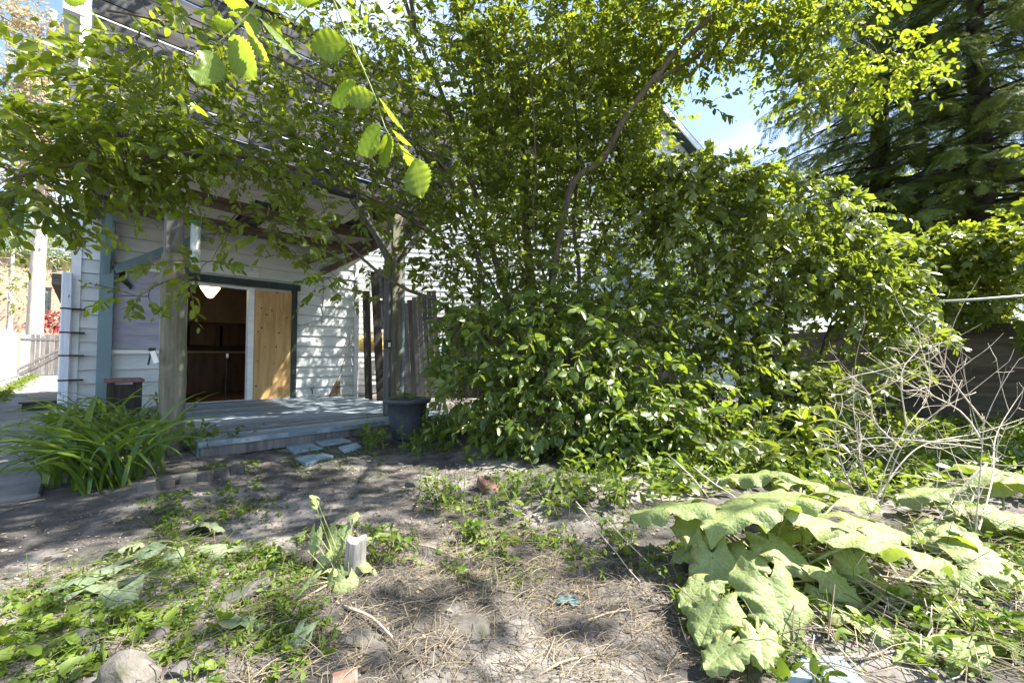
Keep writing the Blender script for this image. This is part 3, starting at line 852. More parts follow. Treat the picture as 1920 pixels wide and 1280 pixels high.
for ss in (0.3, 1.1, 1.9, 2.7):
    MB().box(ss, ss + 0.05, 0.09, TW - 0.06, 3.152, 3.24).build('joist', M['oldwood'], porch)
for a, b_ in (((2.25, 3.3, 2.72), (2.95, 2.2, 3.02)), ((2.7, 3.4, 2.62), (3.1, 1.6, 2.98))):
    MB().bar(a, b_, 0.06, 0.10).build('loose_rafter', M['oldwood'], porch)
tin = MB()
tin.add([(2.55, 3.45, 2.66), (3.2, 3.45, 2.72), (3.25, 2.5, 2.95), (2.6, 2.5, 2.93)], [(0, 1, 2, 3)])
tin = tin.build('tin_sheet', M['metal'], porch); tin.modifiers.new('solid', 'SOLIDIFY').thickness = 0.006
MB().box(-0.49, 3.16, 0.6, TW - 0.02, 3.241, 3.30).build('balcony_floor', M['parapet'], porch)
z = 3.245
k = 0
while z < 4.75:                                # boarded balcony front with a few open joints
    h = random.choice((0.135, 0.14, 0.18))
    x1 = 3.30
    MB().box(-0.64, x1, -0.11, -0.085, z, z + h).build('parapet_board', M['parapet'], porch)
    z += h + (0.006 if k % 3 else 0.018)
    k += 1
    if z > 3.9: z += 0.008
MB().box(-0.685, -0.642, -0.13, 0.05, 3.30, 4.9).build('corner_trim', M['whitepaint'], porch)
MB().box(-0.70, -0.56, -0.16, 0.06, 3.0, 3.299).build('beam_end', M['greyplank'], porch)
for ss in (0.4, 1.5, 2.6):
    MB().box(ss, ss + 0.09, -0.084, 0.0, 3.3, 4.8).build('parapet_post', M['parapet'], porch)
MB().box(-0.66, 3.32, -0.14, 0.03, 4.78, 4.82).build('handrail', M['parapet'], porch)
# lamps and cable on posts
fl = empty('flood_lamp', loc(-0.12, -0.05, 0.95), R(45), 'small floodlight fixed low on the left porch post', 'lamp')
MB().box(-0.07, -0.02, -0.06, 0.04, 0.05, 0.08).bar((-0.05, -0.02, 0.06), (-0.07, -0.03, -0.08), 0.012, 0.012).bar((-0.05, -0.02, 0.06), (0.005, -0.02, -0.06), 0.012, 0.012).build('bracket', M['blackiron'], fl)
MB().bar((-0.04, -0.03, 0.05), (-0.01, -0.035, -0.06), 0.06, 0.04).build('lens', M['whiteplastic'], fl)
fl2 = empty('wall_lantern', loc(2.27, -0.07, 1.12), R(45), 'small black lantern on the right porch post', 'lamp')
MB().box(-0.04, 0.015, -0.05, 0.03, -0.06, 0.03).box(-0.05, 0.02, -0.06, 0.035, 0.031, 0.045).build('housing', M['blackiron'], fl2)
MB().box(-0.03, 0.005, -0.058, -0.0505, -0.045, 0.015).build('glass', M['whiteplastic'], fl2)
# bird feeder
bf = empty('bird_feeder', loc(0.14, -0.10, 1.78), R(45), 'clear tube bird feeder with blue cap hanging on the porch post', 'bird feeder')
MB().lathe([(0.042, 0.03), (0.042, 0.48), (0.039, 0.48), (0.039, 0.03)], 16).build('tube', M['cleartube'], bf, True)
MB().lathe([(0, 0.52), (0.03, 0.515), (0.05, 0.505), (0.05, 0.481), (0, 0.481)], 16).build('cap', M['blueplank'], bf, True)
MB().lathe([(0, 0.0), (0.05, 0.0), (0.05, 0.029), (0, 0.029)], 16).build('base', M['blueplank'], bf, True)
MB().tube([(-0.045, 0, 0.49), (-0.045, 0, 0.60), (0, 0, 0.64), (0.045, 0, 0.60), (0.045, 0, 0.49)], 0.003, 5).tube([(0, 0, 0.64), (0.01, 0, 0.72), (-0.04, 0.03, 0.74)], 0.004, 5).build('hanger', M['metal'], bf)
# bench behind the lilies
bench = empty('wooden_bench', loc(0.0, TW - 0.55), R(45), 'dark bench with a worn reddish plank top under the boarded window', 'bench')
for i in range(4):
    MB().box(-0.42, -0.02, -0.62 + i * 0.17, -0.46 + i * 0.17, 0.60, 0.64).build('plank', M['benchred'], bench)
for a in (-0.38, -0.10):
    MB().box(a, a + 0.06, -0.58, -0.50, 0, 0.598).build('leg', M['darkplank'], bench)
    MB().box(a, a + 0.06, -0.02, 0.05, 0, 0.598).build('leg', M['darkplank'], bench)
MB().box(-0.319, -0.101, -0.57, -0.545, 0.05, 0.57).build('front_panel', M['darkplank'], bench)

# ------------------------------------------------------------------ things around the right end of the porch
for (s, t, h, w, lean, lab) in ((3.66, 3.25, 2.35, 0.15, 0.10, 'shorter dark plank leaning on the house corner'),
                                (3.86, 3.10, 2.78, 0.17, 0.16, 'tall dark plank leaning at the far end of the deck, left of the gap'),
                                (4.02, 3.05, 2.72, 0.13, 0.12, 'tall narrow dark plank beside the gap to the neighbouring house')):
    o = MB().box(-w / 2, w / 2, -0.015, 0.015, 0, h).build('leaning_plank', M['darkplank'])
    o.location = loc(s, t, 0.0); o.rotation_euler = (-0.03, -lean * 0.35, R(45 - 25))
    tag(o, lab, 'plank', 'dark planks leaning beyond the deck')
br = empty('broom', loc(3.05, TW - 0.28, 0.155), R(45), 'old straw broom leaning against the white clapboards', 'broom')
MB().tube([(-0.02, 0.0, 0.28), (0.36, 0.20, 1.32)], 0.013, 7).build('handle', M['stump'], br)
MB().hexa([(-0.20, -0.04, 0), (0.02, -0.04, 0), (0.02, 0.03, 0), (-0.20, 0.03, 0), (-0.055, -0.02, 0.30), (0.01, -0.02, 0.30), (0.01, 0.02, 0.30), (-0.055, 0.02, 0.30)]).build('bristles', M['broom'], br)
MB().bar((-0.10, -0.045, 0.17), (0.03, -0.045, 0.19), 0.01, 0.012).build('binding', M['blackiron'], br)

pf = empty('plank_fence', at(760, 740, 8.9) * 1.0, R(8), 'grey upright plank fence panel behind the right porch post', 'fence')
pf.location.z = 0.0
for i in range(8):
    h = 2.05 + 0.045 * i + random.uniform(-0.04, 0.04)
    o = MB().box(-0.0495, 0.0495, -0.012, 0.012, 0.08, h).build('plank', M['greyplank'], pf)
    o.location = (i * 0.102 - 0.02, random.uniform(-0.008, 0.008), 0); o.rotation_euler = (0, -0.055, 0)
for zz in (0.5, 1.7):
    MB().box(-0.08, 0.85, 0.02, 0.06, zz, zz + 0.09).build('rail', M['greyplank'], pf)
bp_ = at(826, 728, 8.3)
o = MB().box(-0.055, 0.055, -0.012, 0.012, 0, 1.18).build('blue_plank', M['blueplank']); o.location = (bp_.x, bp_.y, 0.06); o.rotation_euler = (0.02, 0.07, R(5))
tag(o, 'turquoise painted plank standing at the end of the grey fence', 'plank')
df = empty('dark_fence', (-1.35, 9.2, 0), R(4), 'dark board fence in shade behind the tree stems', 'fence')
for i in range(38):
    o = MB().box(-0.067, 0.067, -0.012, 0.012, 0.05, 1.95 + random.uniform(-0.05, 0.05)).build('plank', M['darkplank'], df)
    o.location = (i * 0.135, random.uniform(-0.01, 0.01), 0)
MB().box(-0.1, 5.2, 0.02, 0.06, 1.5, 1.6).build('rail', M['darkplank'], df)
yk = empty('garden_raft', at(713, 645, 10.4), 0, 'yellow plastic dinghy seen through the gap beside the porch', 'boat')
pts = [(0.42 * math.cos(a), 0.8 * math.sin(a), 0.03 * math.cos(2 * a)) for a in np.linspace(0, 2 * math.pi, 25)]
MB().tube(pts, 0.17, 10, cap=False).build('tube', M['yellowtarp'], yk, True)
MB().box(-0.4, 0.4, -0.75, 0.75, -0.12, -0.06).build('floor', M['yellowtarp'], yk)
lt = empty('white_trestle', (yk.location.x, yk.location.y, 0), 0, 'white slatted table carrying the yellow dinghy', 'table')
zt = yk.location.z - 0.175
for i in range(6):
    MB().box(-0.6, 0.6, -0.85 + i * 0.29, -0.60 + i * 0.29, zt - 0.03, zt).build('slat', M['whitepaint'], lt)
for a in (-0.55, 0.5):
    for c in (-0.8, 0.75):
        MB().box(a, a + 0.05, c, c + 0.05, 0, zt - 0.031).build('leg', M['whitepaint'], lt)

# ------------------------------------------------------------------ neighbouring white house
NP, NA = Vector((-4.6, 11.1, 0)), R(14)
ne, nn_ = Vector((math.cos(NA), math.sin(NA), 0)), Vector((math.sin(NA), -math.cos(NA), 0))
nh = empty('neighbour_house', NP, NA, 'white clapboard house with green roof edge behind the trees', 'house')
def nst(px, py):
    p = onplane(px, py, NP, nn_) - NP
    return p.dot(ne), p.z
(sa, za), (sb, zb) = nst(1246, 236), nst(1306, 304)
sl = (za - zb) / (sb - sa)
eave_z = 4.6
s_e = sb + (zb - eave_z) / sl
s_w = 0.3
ridge = (s_e + s_w) / 2
zr = eave_z + sl * (s_e - ridge)
nw = MB()
nw.add([(0, 0.02, 0), (s_e, 0.02, 0), (s_e, 0.02, eave_z), (ridge, 0.02, zr), (0, 0.02, eave_z), (0, 7, 0), (s_e, 7, 0), (s_e, 7, eave_z), (ridge, 7, zr), (0, 7, eave_z)],
       [(0, 1, 2, 3, 4), (9, 8, 7, 6, 5), (1, 6, 7, 2), (5, 0, 4, 9), (0, 5, 6, 1)])
nw.build('wall', M['siding'], nh)
nwin = [(nst(697, 500), nst(728, 622)), (nst(1142, 452), nst(1186, 560)), (nst(1236, 585), nst(1262, 500))]
nwin = [(min(a[0], b[0]), max(a[0], b[0]), min(a[1], b[1]), max(a[1], b[1])) for a, b in nwin]
z = 0.2
while z < zr - 0.1:
    z1 = z + 0.15
    lo_, hi_ = 0.0, s_e
    if z1 > eave_z:
        hi_ = s_e - (z1 - eave_z) / sl
        lo_ = max(0, (z1 - eave_z) / sl * 0.98 - 0.3 + s_w)
    iv = [(lo_, hi_)]
    for (a, b, c, d) in nwin:
        if c < z + 0.12 and d > z + 0.03:
            nv = []
            for (p, q) in iv:
                if b <= p or a >= q: nv.append((p, q))
                else:
                    if a > p: nv.append((p, a))
                    if b < q: nv.append((b, q))
            iv = nv
    for (p, q) in iv:
        if q - p > 0.02:
            MB().hexa([(p, -0.016, z + .003), (q, -0.016, z + .003), (q, 0.016, z + .003), (p, 0.016, z + .003), (p, 0.004, z1), (q, 0.004, z1), (q, 0.016, z1), (p, 0.016, z1)]).build('siding_board', M['siding'], nh)
    z = z1
for (a, b, c, d) in nwin:
    wo = MB().box(a + .06, b - .06, -0.004, 0.016, c + .06, d - .06).build('window', M['glass'], nh)
    fr = MB().box(a, b, -0.05, 0.015, d - .059, d).box(a, b, -0.06, 0.015, c, c + .059).box(a, a + .059, -0.05, 0.015, c + .0595, d - .0595).box(b - .059, b, -0.05, 0.015, c + .0595, d - .0595)
    fr.box(a + .0595, b - .0595, -0.03, -0.005, (c + d) / 2 - .02, (c + d) / 2 + .02)
    fr.build('frame', M['whitepaint'], wo)
for sgn in (1, -1):
    e = (s_e if sgn > 0 else 2 * ridge - s_e)
    x0, z0 = e + sgn * 0.35, eave_z - 0.35 * sl
    r = MB()
    r.hexa([(x0, -0.45, z0), (x0, 7.3, z0), (ridge, 7.3, zr), (ridge, -0.45, zr), (x0, -0.45, z0 + 0.16), (x0, 7.3, z0 + 0.16), (ridge, 7.3, zr + 0.16), (ridge, -0.45, zr + 0.16)])
    ro = r.build('roof', M['shingle'], nh)
    MB().hexa([(x0, -0.50, z0 - 0.14), (x0, -0.455, z0 - 0.14), (ridge, -0.455, zr - 0.14), (ridge, -0.50, zr - 0.14), (x0, -0.50, z0 + 0.06), (x0, -0.455, z0 + 0.06), (ridge, -0.455, zr + 0.06), (ridge, -0.50, zr + 0.06)]).build('fascia', M['whitepaint'], ro)

# ------------------------------------------------------------------ far brick house at the end of the lane
bh = empty('brick_house', (-40.5, 36, 0), R(38), 'orange brick house seen beyond the lane gate', 'house')
MB().box(-8, 12, 0, 8, 0, 9.5).build('wall', M['farbrick'], bh)
MB().add([(-8.4, -0.5, 9.45), (12.4, -0.5, 9.45), (12.4, 8.5, 9.45), (-8.4, 8.5, 9.45), (-8.4, 4, 13), (12.4, 4, 13)], [(0, 1, 5, 4), (2, 3, 4, 5), (0, 4, 3), (1, 2, 5), (3, 2, 1, 0)]).build('roof', M['shingle'], bh)
bn = Vector((math.sin(R(38)), -math.cos(R(38)), 0)); be = Vector((math.cos(R(38)), math.sin(R(38)), 0))
for (pa, pb) in (((80, 538), (95, 590)), ((119, 542), (132, 592)), ((101, 480), (112, 512))):
    p1 = onplane(pa[0], pa[1], bh.location, bn) - bh.location; p2 = onplane(pb[0], pb[1], bh.location, bn) - bh.location
    a, b, c, d = p1.dot(be), p2.dot(be), p2.z, p1.z
    wo = MB().box(a, b, -0.03, -0.001, c, d).build('window', M['glass'], bh)
    MB().box(a - .1, b + .1, -0.14, -0.002, c - .2, c - .002).build('sill', M['mortar'], wo)
    MB().box(a - .06, b + .06, -0.07, -0.031, d - .12, d).box(a, a + .1, -0.07, -0.031, c, d - .121).box(b - .1, b, -0.07, -0.031, c, d - .121).box(a + .101, b - .101, -0.06, -0.031, (c + d) / 2 - .05, (c + d) / 2 + .05).build('frame', M['darkplank'], wo)

# ------------------------------------------------------------------ right-hand board fence, white rod
FA, FB = Vector((5.2, 8.2, 0)), Vector((6.9, 4.6, 0))
fd = (FB - FA); fl_ = fd.length
bfn = empty('board_fence', FA, math.atan2(fd.y, fd.x), 'dark horizontal board fence under vines at the right edge', 'fence')
for r_ in range(7):
    z0 = 0.04 + r_ * 0.192
    x = -0.6
    while x < fl_ + 0.6:
        ln = random.uniform(1.3, 2.2)
        o = MB().box(0, ln - 0.008, -0.014, 0.014, 0, 0.1905).build('board', M['fenceboard'], bfn)
        o.location = (x, random.uniform(-0.006, 0.006), z0); o.rotation_euler = (0, random.uniform(-0.004, 0.004), 0)
        x += ln
for x in (0.3, 1.7, 3.1, 4.2):
    MB().box(x, x + 0.1, 0.02, 0.12, 0, 1.45).build('post', M['fenceboard'], bfn)
p1, p2 = at(1672, 569, 5.3), at(2000, 549, 4.5)
rod = MB().tube([p1 - p1, (p2 - p1) * 0.5 + Vector((0, 0, -0.012)), p2 - p1], 0.0135, 8).build('clothes_line_rod', M['whiteplastic'], None, True)
rod.location = p1; tag(rod, 'thin white rod stretching in from the right edge over the fence', 'rod')

# ------------------------------------------------------------------ small things on the ground
def rock(name, p, size, mat, label, cat, group=None, seed=0, rz=0.0, sink=0.3):
    import bmesh
    bm = bmesh.new(); bmesh.ops.create_icosphere(bm, subdivisions=2, radius=1.0)
    r2 = random.Random(seed)
    ks = [(Vector((r2.uniform(-1, 1), r2.uniform(-1, 1), r2.uniform(-1, 1))).normalized(), r2.uniform(0.55, 0.9)) for _ in range(9)]
    for v in bm.verts:
        for n_, d_ in ks:
            e_ = v.co.dot(n_)
            if e_ > d_:
                v.co -= n_ * (e_ - d_)
        v.co *= 1 + r2.uniform(-0.03, 0.03)
        v.co.x *= size[0]; v.co.y *= size[1]; v.co.z *= size[2]
    me = bpy.data.meshes.new(name); bm.to_mesh(me); bm.free(); me.materials.append(mat)
    o = link(name, me); o.location = p + Vector((0, 0, size[2] * (0.55 - sink))); o.rotation_euler = (0, 0, rz)
    return tag(o, label, cat, group)
def block(name, p, sx, sy, sz, mat, rot, label, cat, group=None):
    b = MB(); j = lambda: random.uniform(-0.12, 0.12)
    q = []
    for zz in (0, 1):
        for (a, c) in ((-.5, -.5), (.5, -.5), (.5, .5), (-.5, .5)):
            q.append((sx * (a + j() * .4), sy * (c + j() * .4), sz * (zz + j() * .3)))
    b.hexa(q)
    o = b.build(name, mat, None, bevel=min(sx, sy, sz) * 0.13); o.location = p; o.rotation_euler = rot
    return tag(o, label, cat, group)
for i, (px, py) in enumerate(((278, 918), (309, 911), (352, 903), (383, 899), (415, 892), (446, 886))):
    p = gpt(px, py, -0.03)
    block('edging_stone', p, random.uniform(.10, .125), 0.08, random.uniform(.075, .10), M['greybrick'], (random.uniform(-.1, .1), random.uniform(-.1, .1), R(25) + random.uniform(-.3, .3)),
          ['leftmost squared edging stone beside the lily clump', 'second edging stone from the lily clump', 'third edging stone in the row right of the lilies', 'fourth edging stone in the row right of the lilies', 'fifth edging stone from the lilies, second from the right end', 'last edging stone of the row, nearest the flagstones'][i], 'stone', 'edging stones')
pav = [([(512, 827), (574, 822), (580, 829), (529, 838)], 'leftmost flagstone of the row nearest the deck'), ([(572, 821), (617, 813), (660, 828), (604, 839)], 'flagstone nearest the deck edge, right of the leftmost one'),
       ([(536, 840), (585, 832), (606, 841), (552, 852)], 'flagstone in the middle of the five'), ([(634, 839), (668, 832), (678, 841), (646, 851)], 'rightmost small flagstone, towards the plant pot'),
       ([(551, 861), (605, 850), (626, 858), (574, 875)], 'flagstone nearest the camera, in front of the others')]
for q, lab in pav:
    w = [gpt(a, b_) for a, b_ in q]
    c = sum(w, Vector()) / 4; zt = max(v.z for v in w)
    b = MB().hexa([(v.x - c.x, v.y - c.y, -0.03) for v in w] + [((v.x - c.x) * 0.99, (v.y - c.y) * 0.99, 0.032) for v in w])
    o = b.build('flagstone', M['paver'], None, bevel=0.006); o.location = (c.x, c.y, zt - 0.022); tag(o, lab, 'paving stone', 'flagstones in front of the deck')
block('brick', gpt(914, 918, -0.02), 0.10, 0.21, 0.075, M['brick'], (0.35, 0.1, R(35)), 'reddish brick tipped on end among the weeds below the shrub', 'brick')
block('brick', gpt(645, 1276, -0.03), 0.075, 0.06, 0.045, M['brick'], (0.1, 0, R(20)), 'broken orange brick at the bottom edge of the picture', 'brick')
for px, py, lab in ((450, 1130, 'grey brick half sunk in weeds, left one of the pair'), (485, 1112, 'grey brick half sunk in weeds, right one of the pair')):
    block('brick', gpt(px, py, -0.03), 0.095, 0.06, 0.075, M['greybrick'], (0.1, -0.15, R(35)), lab, 'brick', 'grey bricks in the weeds')
rock('stone', gpt(415, 1148), (0.05, 0.035, 0.03), M['stone'], 'small pale stone left of the two grey bricks', 'stone', None, 3)
rock('stone', gpt(775, 912), (0.075, 0.06, 0.055), M['stone'], 'pale rounded stone between the pot and the tipped brick', 'stone', None, 4)
rock('boulder', gpt(245, 1275), (0.085, 0.055, 0.075), M['stone'], 'large tan rock at the bottom left', 'rock', None, 5, 0.4)
rock('stone', gpt(152, 1205), (0.06, 0.05, 0.045), M['greybrick'], 'dark grey stone among weeds left of the tan rock', 'stone', None, 6, 0.5)
rock('stone', gpt(172, 1232), (0.035, 0.03, 0.03), M['greybrick'], 'small dark stone touching the dark grey one', 'stone', None, 7)
rock('stone', gpt(296, 1196), (0.04, 0.03, 0.03), M['greybrick'], 'purple grey stone above the tan rock', 'stone', None, 8)
rock('stone', gpt(337, 1258), (0.04, 0.028, 0.022), M['greybrick'], 'flat dark pebble right of the tan rock', 'stone', None, 9)
rock('flat_stone', gpt(668, 1200), (0.085, 0.065, 0.02), M['greybrick'], 'flat grey stone in the soil, left of the larger slab', 'stone', None, 11, 0.2, 0.5)
rock('flat_stone', gpt(872, 1175), (0.085, 0.10, 0.03), M['stone'], 'large flat grey slab in the dappled soil', 'stone', None, 12, 0.6, 0.5)
rock('flat_stone', gpt(700, 1218), (0.05, 0.04, 0.02), M['stone'], 'small flat stone right of the flat grey one', 'stone', None, 13, 0.1, 0.5)
p = gpt(662, 1072)
b = MB(); n_ = 14
for zz, k in ((-0.03, 1.08), (0.06, 1.0), (0.145, 0.93), (0.15, 0.80), (0.15, 0.0)):
    for a in range(n_):
        th = 2 * math.pi * a / n_; rr = 0.045 * k * (1 + 0.14 * math.sin(3 * th + 1) + 0.08 * math.sin(7 * th))
        b.v.append((rr * math.cos(th), rr * 0.75 * math.sin(th), zz + (0.012 * math.sin(2 * th + 1) if zz > 0.1 and k > 0 else 0)))
for i in range(4):
    for a in range(n_):
        a2 = (a + 1) % n_
        b.f.append((i * n_ + a, i * n_ + a2, (i + 1) * n_ + a2, (i + 1) * n_ + a))
o = b.build('log_stub', M['stump']); o.location = p; o.rotation_euler = (0.05, 0.08, 0); tag(o, 'short split grey log standing among heart shaped leaves', 'log')
b = MB(); g = 9
for i in range(g):
    for j in range(g):
        b.v.append(((i - 4) * 0.010 * (1 + .25 * math.sin(j * 1.7)), (j - 4) * 0.007 * (1 + .3 * math.sin(i * 1.3)), 0.006 + 0.008 * math.sin(i * 1.3 + j) * math.cos(j * 1.1 - i * .6) + random.uniform(0, .006)))
for i in range(g - 1):
    for j in range(g - 1):
        b.f.append((i * g + j, (i + 1) * g + j, (i + 1) * g + j + 1, i * g + j + 1))
o = b.build('cloth_scrap', M['bluecloth'], None, True); o.location = gpt(1064, 1128); tag(o, 'crumpled teal cloth scrap on the pale soil', 'cloth')
w = [gpt(a, c) for a, c in ((1475, 1300), (1508, 1240), (1580, 1243), (1630, 1300))]
c = sum(w, Vector()) / 4
b = MB().hexa([(v.x - c.x, v.y - c.y, -0.02) for v in w] + [(v.x - c.x, v.y - c.y, 0.012) for v in w])
o = b.build('painted_board', M['paver'], None, bevel=0.004); o.location = c + Vector((0, 0, 0.02)); tag(o, 'pale blue board lying at the bottom right under dry stalks', 'board')
hp = loc(-1.05, 5.6, 0)
o = MB().box(-0.35, 0.30, -0.9, 0.9, 0.02, 0.16).box(-0.39, 0.34, -0.94, 0.94, 0.161, 0.19).build('cellar_hatch', M['blackiron']); o.location = loc(-0.98, 6.4); o.rotation_euler = (0, 0, R(45))
tag(o, 'low dark hatch beside the house wall in the lane', 'hatch')

# ------------------------------------------------------------------ plant pot
pp = gpt(757, 828)
pot = empty('plant_pot', (pp.x, pp.y + 0.16, gz(pp.x, pp.y + 0.16)), 0, 'large dark grey plastic plant pot in front of the right porch post', 'pot')
MB().lathe([(0, 0.0), (0.165, 0.0), (0.175, 0.02), (0.205, 0.22), (0.225, 0.40), (0.262, 0.405), (0.268, 0.45), (0.255, 0.455), (0.225, 0.44), (0.215, 0.36)], 32).build('pot_body', M['pot'], pot, True)
MB().lathe([(0.217, 0.37), (0.12, 0.385), (0, 0.38)], 24).build('earth', M['soil'], pot, True)

# ------------------------------------------------------------------ lilies and other strap-leaved plants
def blade_mesh(name, mat, bend, w, tint, a0=1.35, n=8, twist=0.0, wide=0.35):
    V, Fc, x, z = [], [], 0.0, 0.0
    for i in range(n + 1):
        u = i / n
        th = a0 - bend * u ** 1.4
        if i:
            x += math.cos(th) / n; z += math.sin(th) / n
        ww = w * (0.55 + 0.45 * math.sin(math.pi * min(1, u / wide) / 2)) * (1 - max(0, (u - wide) / (1 - wide)) ** 1.7) + 0.0008
        nx_, nz_ = -math.sin(th), math.cos(th)
        tw = twist * u
        for k in (-1, 0, 1):
            f = 0.35 * ww * abs(k)
            V.append((x + nx_ * f, k * ww * math.cos(tw), z + nz_ * f + k * ww * math.sin(tw)))
    for i in range(n):
        for k in (0, 1):
            a = i * 3 + k
            Fc += [(a, a + 3, a + 4), (a, a + 4, a + 1)]
    return np_mesh(name, np.array(V), np.array(Fc), mat, np.full(len(V), tint), True)
def clump(root, bases, count, lens, blades, name='blade', bias=None, spread=0.05, tilt=0.25):
    for i in range(count):
        bx, by = bases[i % len(bases)]
        x, y = bx + random.gauss(0, spread), by + random.gauss(0, spread)
        L = random.uniform(*lens)
        a = random.uniform(0, 2 * math.pi)
        if bias is not None and random.random() < bias[1]:
            a = bias[0] + random.gauss(0, 0.7)
        m = Matrix.Translation(Vector((x, y, gz(x, y) - 0.01)) - root.location) @ Matrix.Rotation(a, 4, 'Z') @ Matrix.Rotation(random.gauss(0, tilt), 4, 'X') @ Matrix.Rotation(random.gauss(0, 0.12), 4, 'Y') @ Matrix.Scale(L, 4)
        link(name, random.choice(blades), root, m)
LB = [blade_mesh('blade', M['lily'], b_, w_, t_, a_, 8, tw) for (b_, w_, t_, a_, tw) in
      ((1.9, .024, .2, 1.42, .3), (2.3, .022, .5, 1.45, -.4), (1.3, .026, .8, 1.38, .2), (2.7, .020, .35, 1.48, .5), (1.7, .025, .95, 1.35, -.2), (2.1, .021, .05, 1.4, .1), (2.5, .026, .65, 1.4, -.5))]
lil = gpt(190, 880)
lily = empty('daylily_clump', lil, 0, 'large arching daylily clump left of the round porch post', 'plant')
bs = [tuple(gpt(px, py)[:2]) for px, py in ((95, 882), (130, 905), (165, 915), (200, 918), (235, 905), (265, 885), (288, 862), (120, 850), (160, 850), (205, 850), (245, 842), (275, 838), (150, 828), (190, 822), (240, 815))]
clump(lily, bs, 300, (0.55, 0.98), LB, 'blade', (math.pi * 1.15, 0.55), 0.06)
# upright broader leaves just left of the post
bs2 = [tuple(gpt(px, py)[:2]) for px, py in ((262, 858), (286, 850), (300, 842))]
LU = [blade_mesh('blade', M['lily'], b_, .03, t_, 1.45, 7) for b_, t_ in ((.7, .9), (1.1, .75), (.9, .6))]
clump(lily, bs2, 16, (0.5, 0.72), LU, 'blade', None, 0.03, 0.15)
fern = empty('grass_tuft', gpt(835, 830), 0, 'dark grassy tuft to the right of the plant pot', 'plant')
clump(fern, [tuple(gpt(px, py)[:2]) for px, py in ((815, 815), (840, 822), (865, 812), (890, 820), (850, 800))], 110, (0.3, 0.55), LB, 'blade', None, 0.07)
tuft2 = empty('grass_tuft', gpt(960, 860), 0, 'yellowish grassy tuft at the foot of the leafy shrub', 'plant')
clump(tuft2, [tuple(gpt(px, py)[:2]) for px, py in ((945, 862), (970, 858), (990, 866))], 46, (0.16, 0.30), LB, 'blade', None, 0.04)
tuft3 = empty('grass_tuft', gpt(690, 835), 0, 'small grassy tuft between the deck and the plant pot', 'plant')
clump(tuft3, [tuple(gpt(px, py)[:2]) for px, py in ((690, 822), (705, 828))], 36, (0.2, 0.34), LB, 'blade', None, 0.05)
BL = [blade_mesh('leaf', M['hedge'], b_, .085, t_, a_, 8, 0, 0.5) for b_, t_, a_ in ((1.9, .9, 1.2), (2.4, .6, 1.35), (1.4, .4, .95), (2.2, .75, 1.0))]
pk_ = at(1512, 880, 3.2); pk_.z = gz(pk_.x, pk_.y)
poke = empty('broad_leaf_plant', pk_, 0, 'plant with long drooping pale green leaves in front of the creeper mound', 'plant')
for i in range(22):
    zz = 0.18 + 0.34 * (i / 22)
    m = Matrix.Translation((0.0, 0.0, zz)) @ Matrix.Rotation(i * 2.4, 4, 'Z') @ Matrix.Rotation(random.uniform(-0.1, 0.5), 4, 'Y') @ Matrix.Scale(random.uniform(0.24, 0.36), 4)
    link('leaf', BL[i % 4], poke, m)
MB().tube([(0, 0, 0), (0.01, 0, 0.3), (0, 0.01, 0.55)], [0.014, 0.011, 0.006], 7).build('stem', M['weed'], poke, True)

# ------------------------------------------------------------------ burdock: each leaf a part
def big_leaf(name, L, Wd, seed, mat, tint, droop=0.18, ruf=0.06, nu=26, nv=18, cord=0.18, furrow=0.012):
    r2 = random.Random(seed)
    ph = [r2.uniform(0, 6.28) for _ in range(6)]
    V, UV = [], []
    for i in range(nu + 1):
        u = i / nu
        for j in range(nv + 1):
            v = -1 + 2 * j / nv
            UV.append((u, v, 0))
            prof = (math.sin(math.pi * min(1, (u * 0.93 + 0.05) ** 0.72))) ** 0.75
            edge = 1 + 0.10 * math.sin(11 * u + ph[0] + (2 if v > 0 else 0)) + 0.09 * math.sin(29 * u + ph[1]) + r2.uniform(-.05, .05)
            y = v * 0.5 * Wd * prof * (edge if abs(v) > 0.6 else 1)
            x = L * (u - cord * (v * v) * (1 - u) ** 2 * 2.2)
            e = abs(v)
            z = -droop * L * 0.5 * u * u - 0.22 * Wd * e ** 3.2 + 0.13 * Wd * e
            z += ruf * L * e ** 2.6 * (math.sin(13 * u + ph[2] + 3 * v) + 0.7 * math.sin(29 * u + ph[3] - 2 * v))
            z -= furrow * L * abs(math.sin(5.5 * (u * 1.1 - 0.55 * e) + ph[4])) * min(1, e * 2.5)
            z += r2.uniform(-1, 1) * 0.005 * L
            V.append((x, y, z))
    Fc = []
    w = nv + 1
    for i in range(nu):
        for j in range(nv):
            a = i * w + j
            Fc += [(a, a + w, a + w + 1), (a, a + w + 1, a + 1)]
    return np_mesh(name, np.array(V), np.array(Fc), mat, np.full(len(V), tint), True, UV)
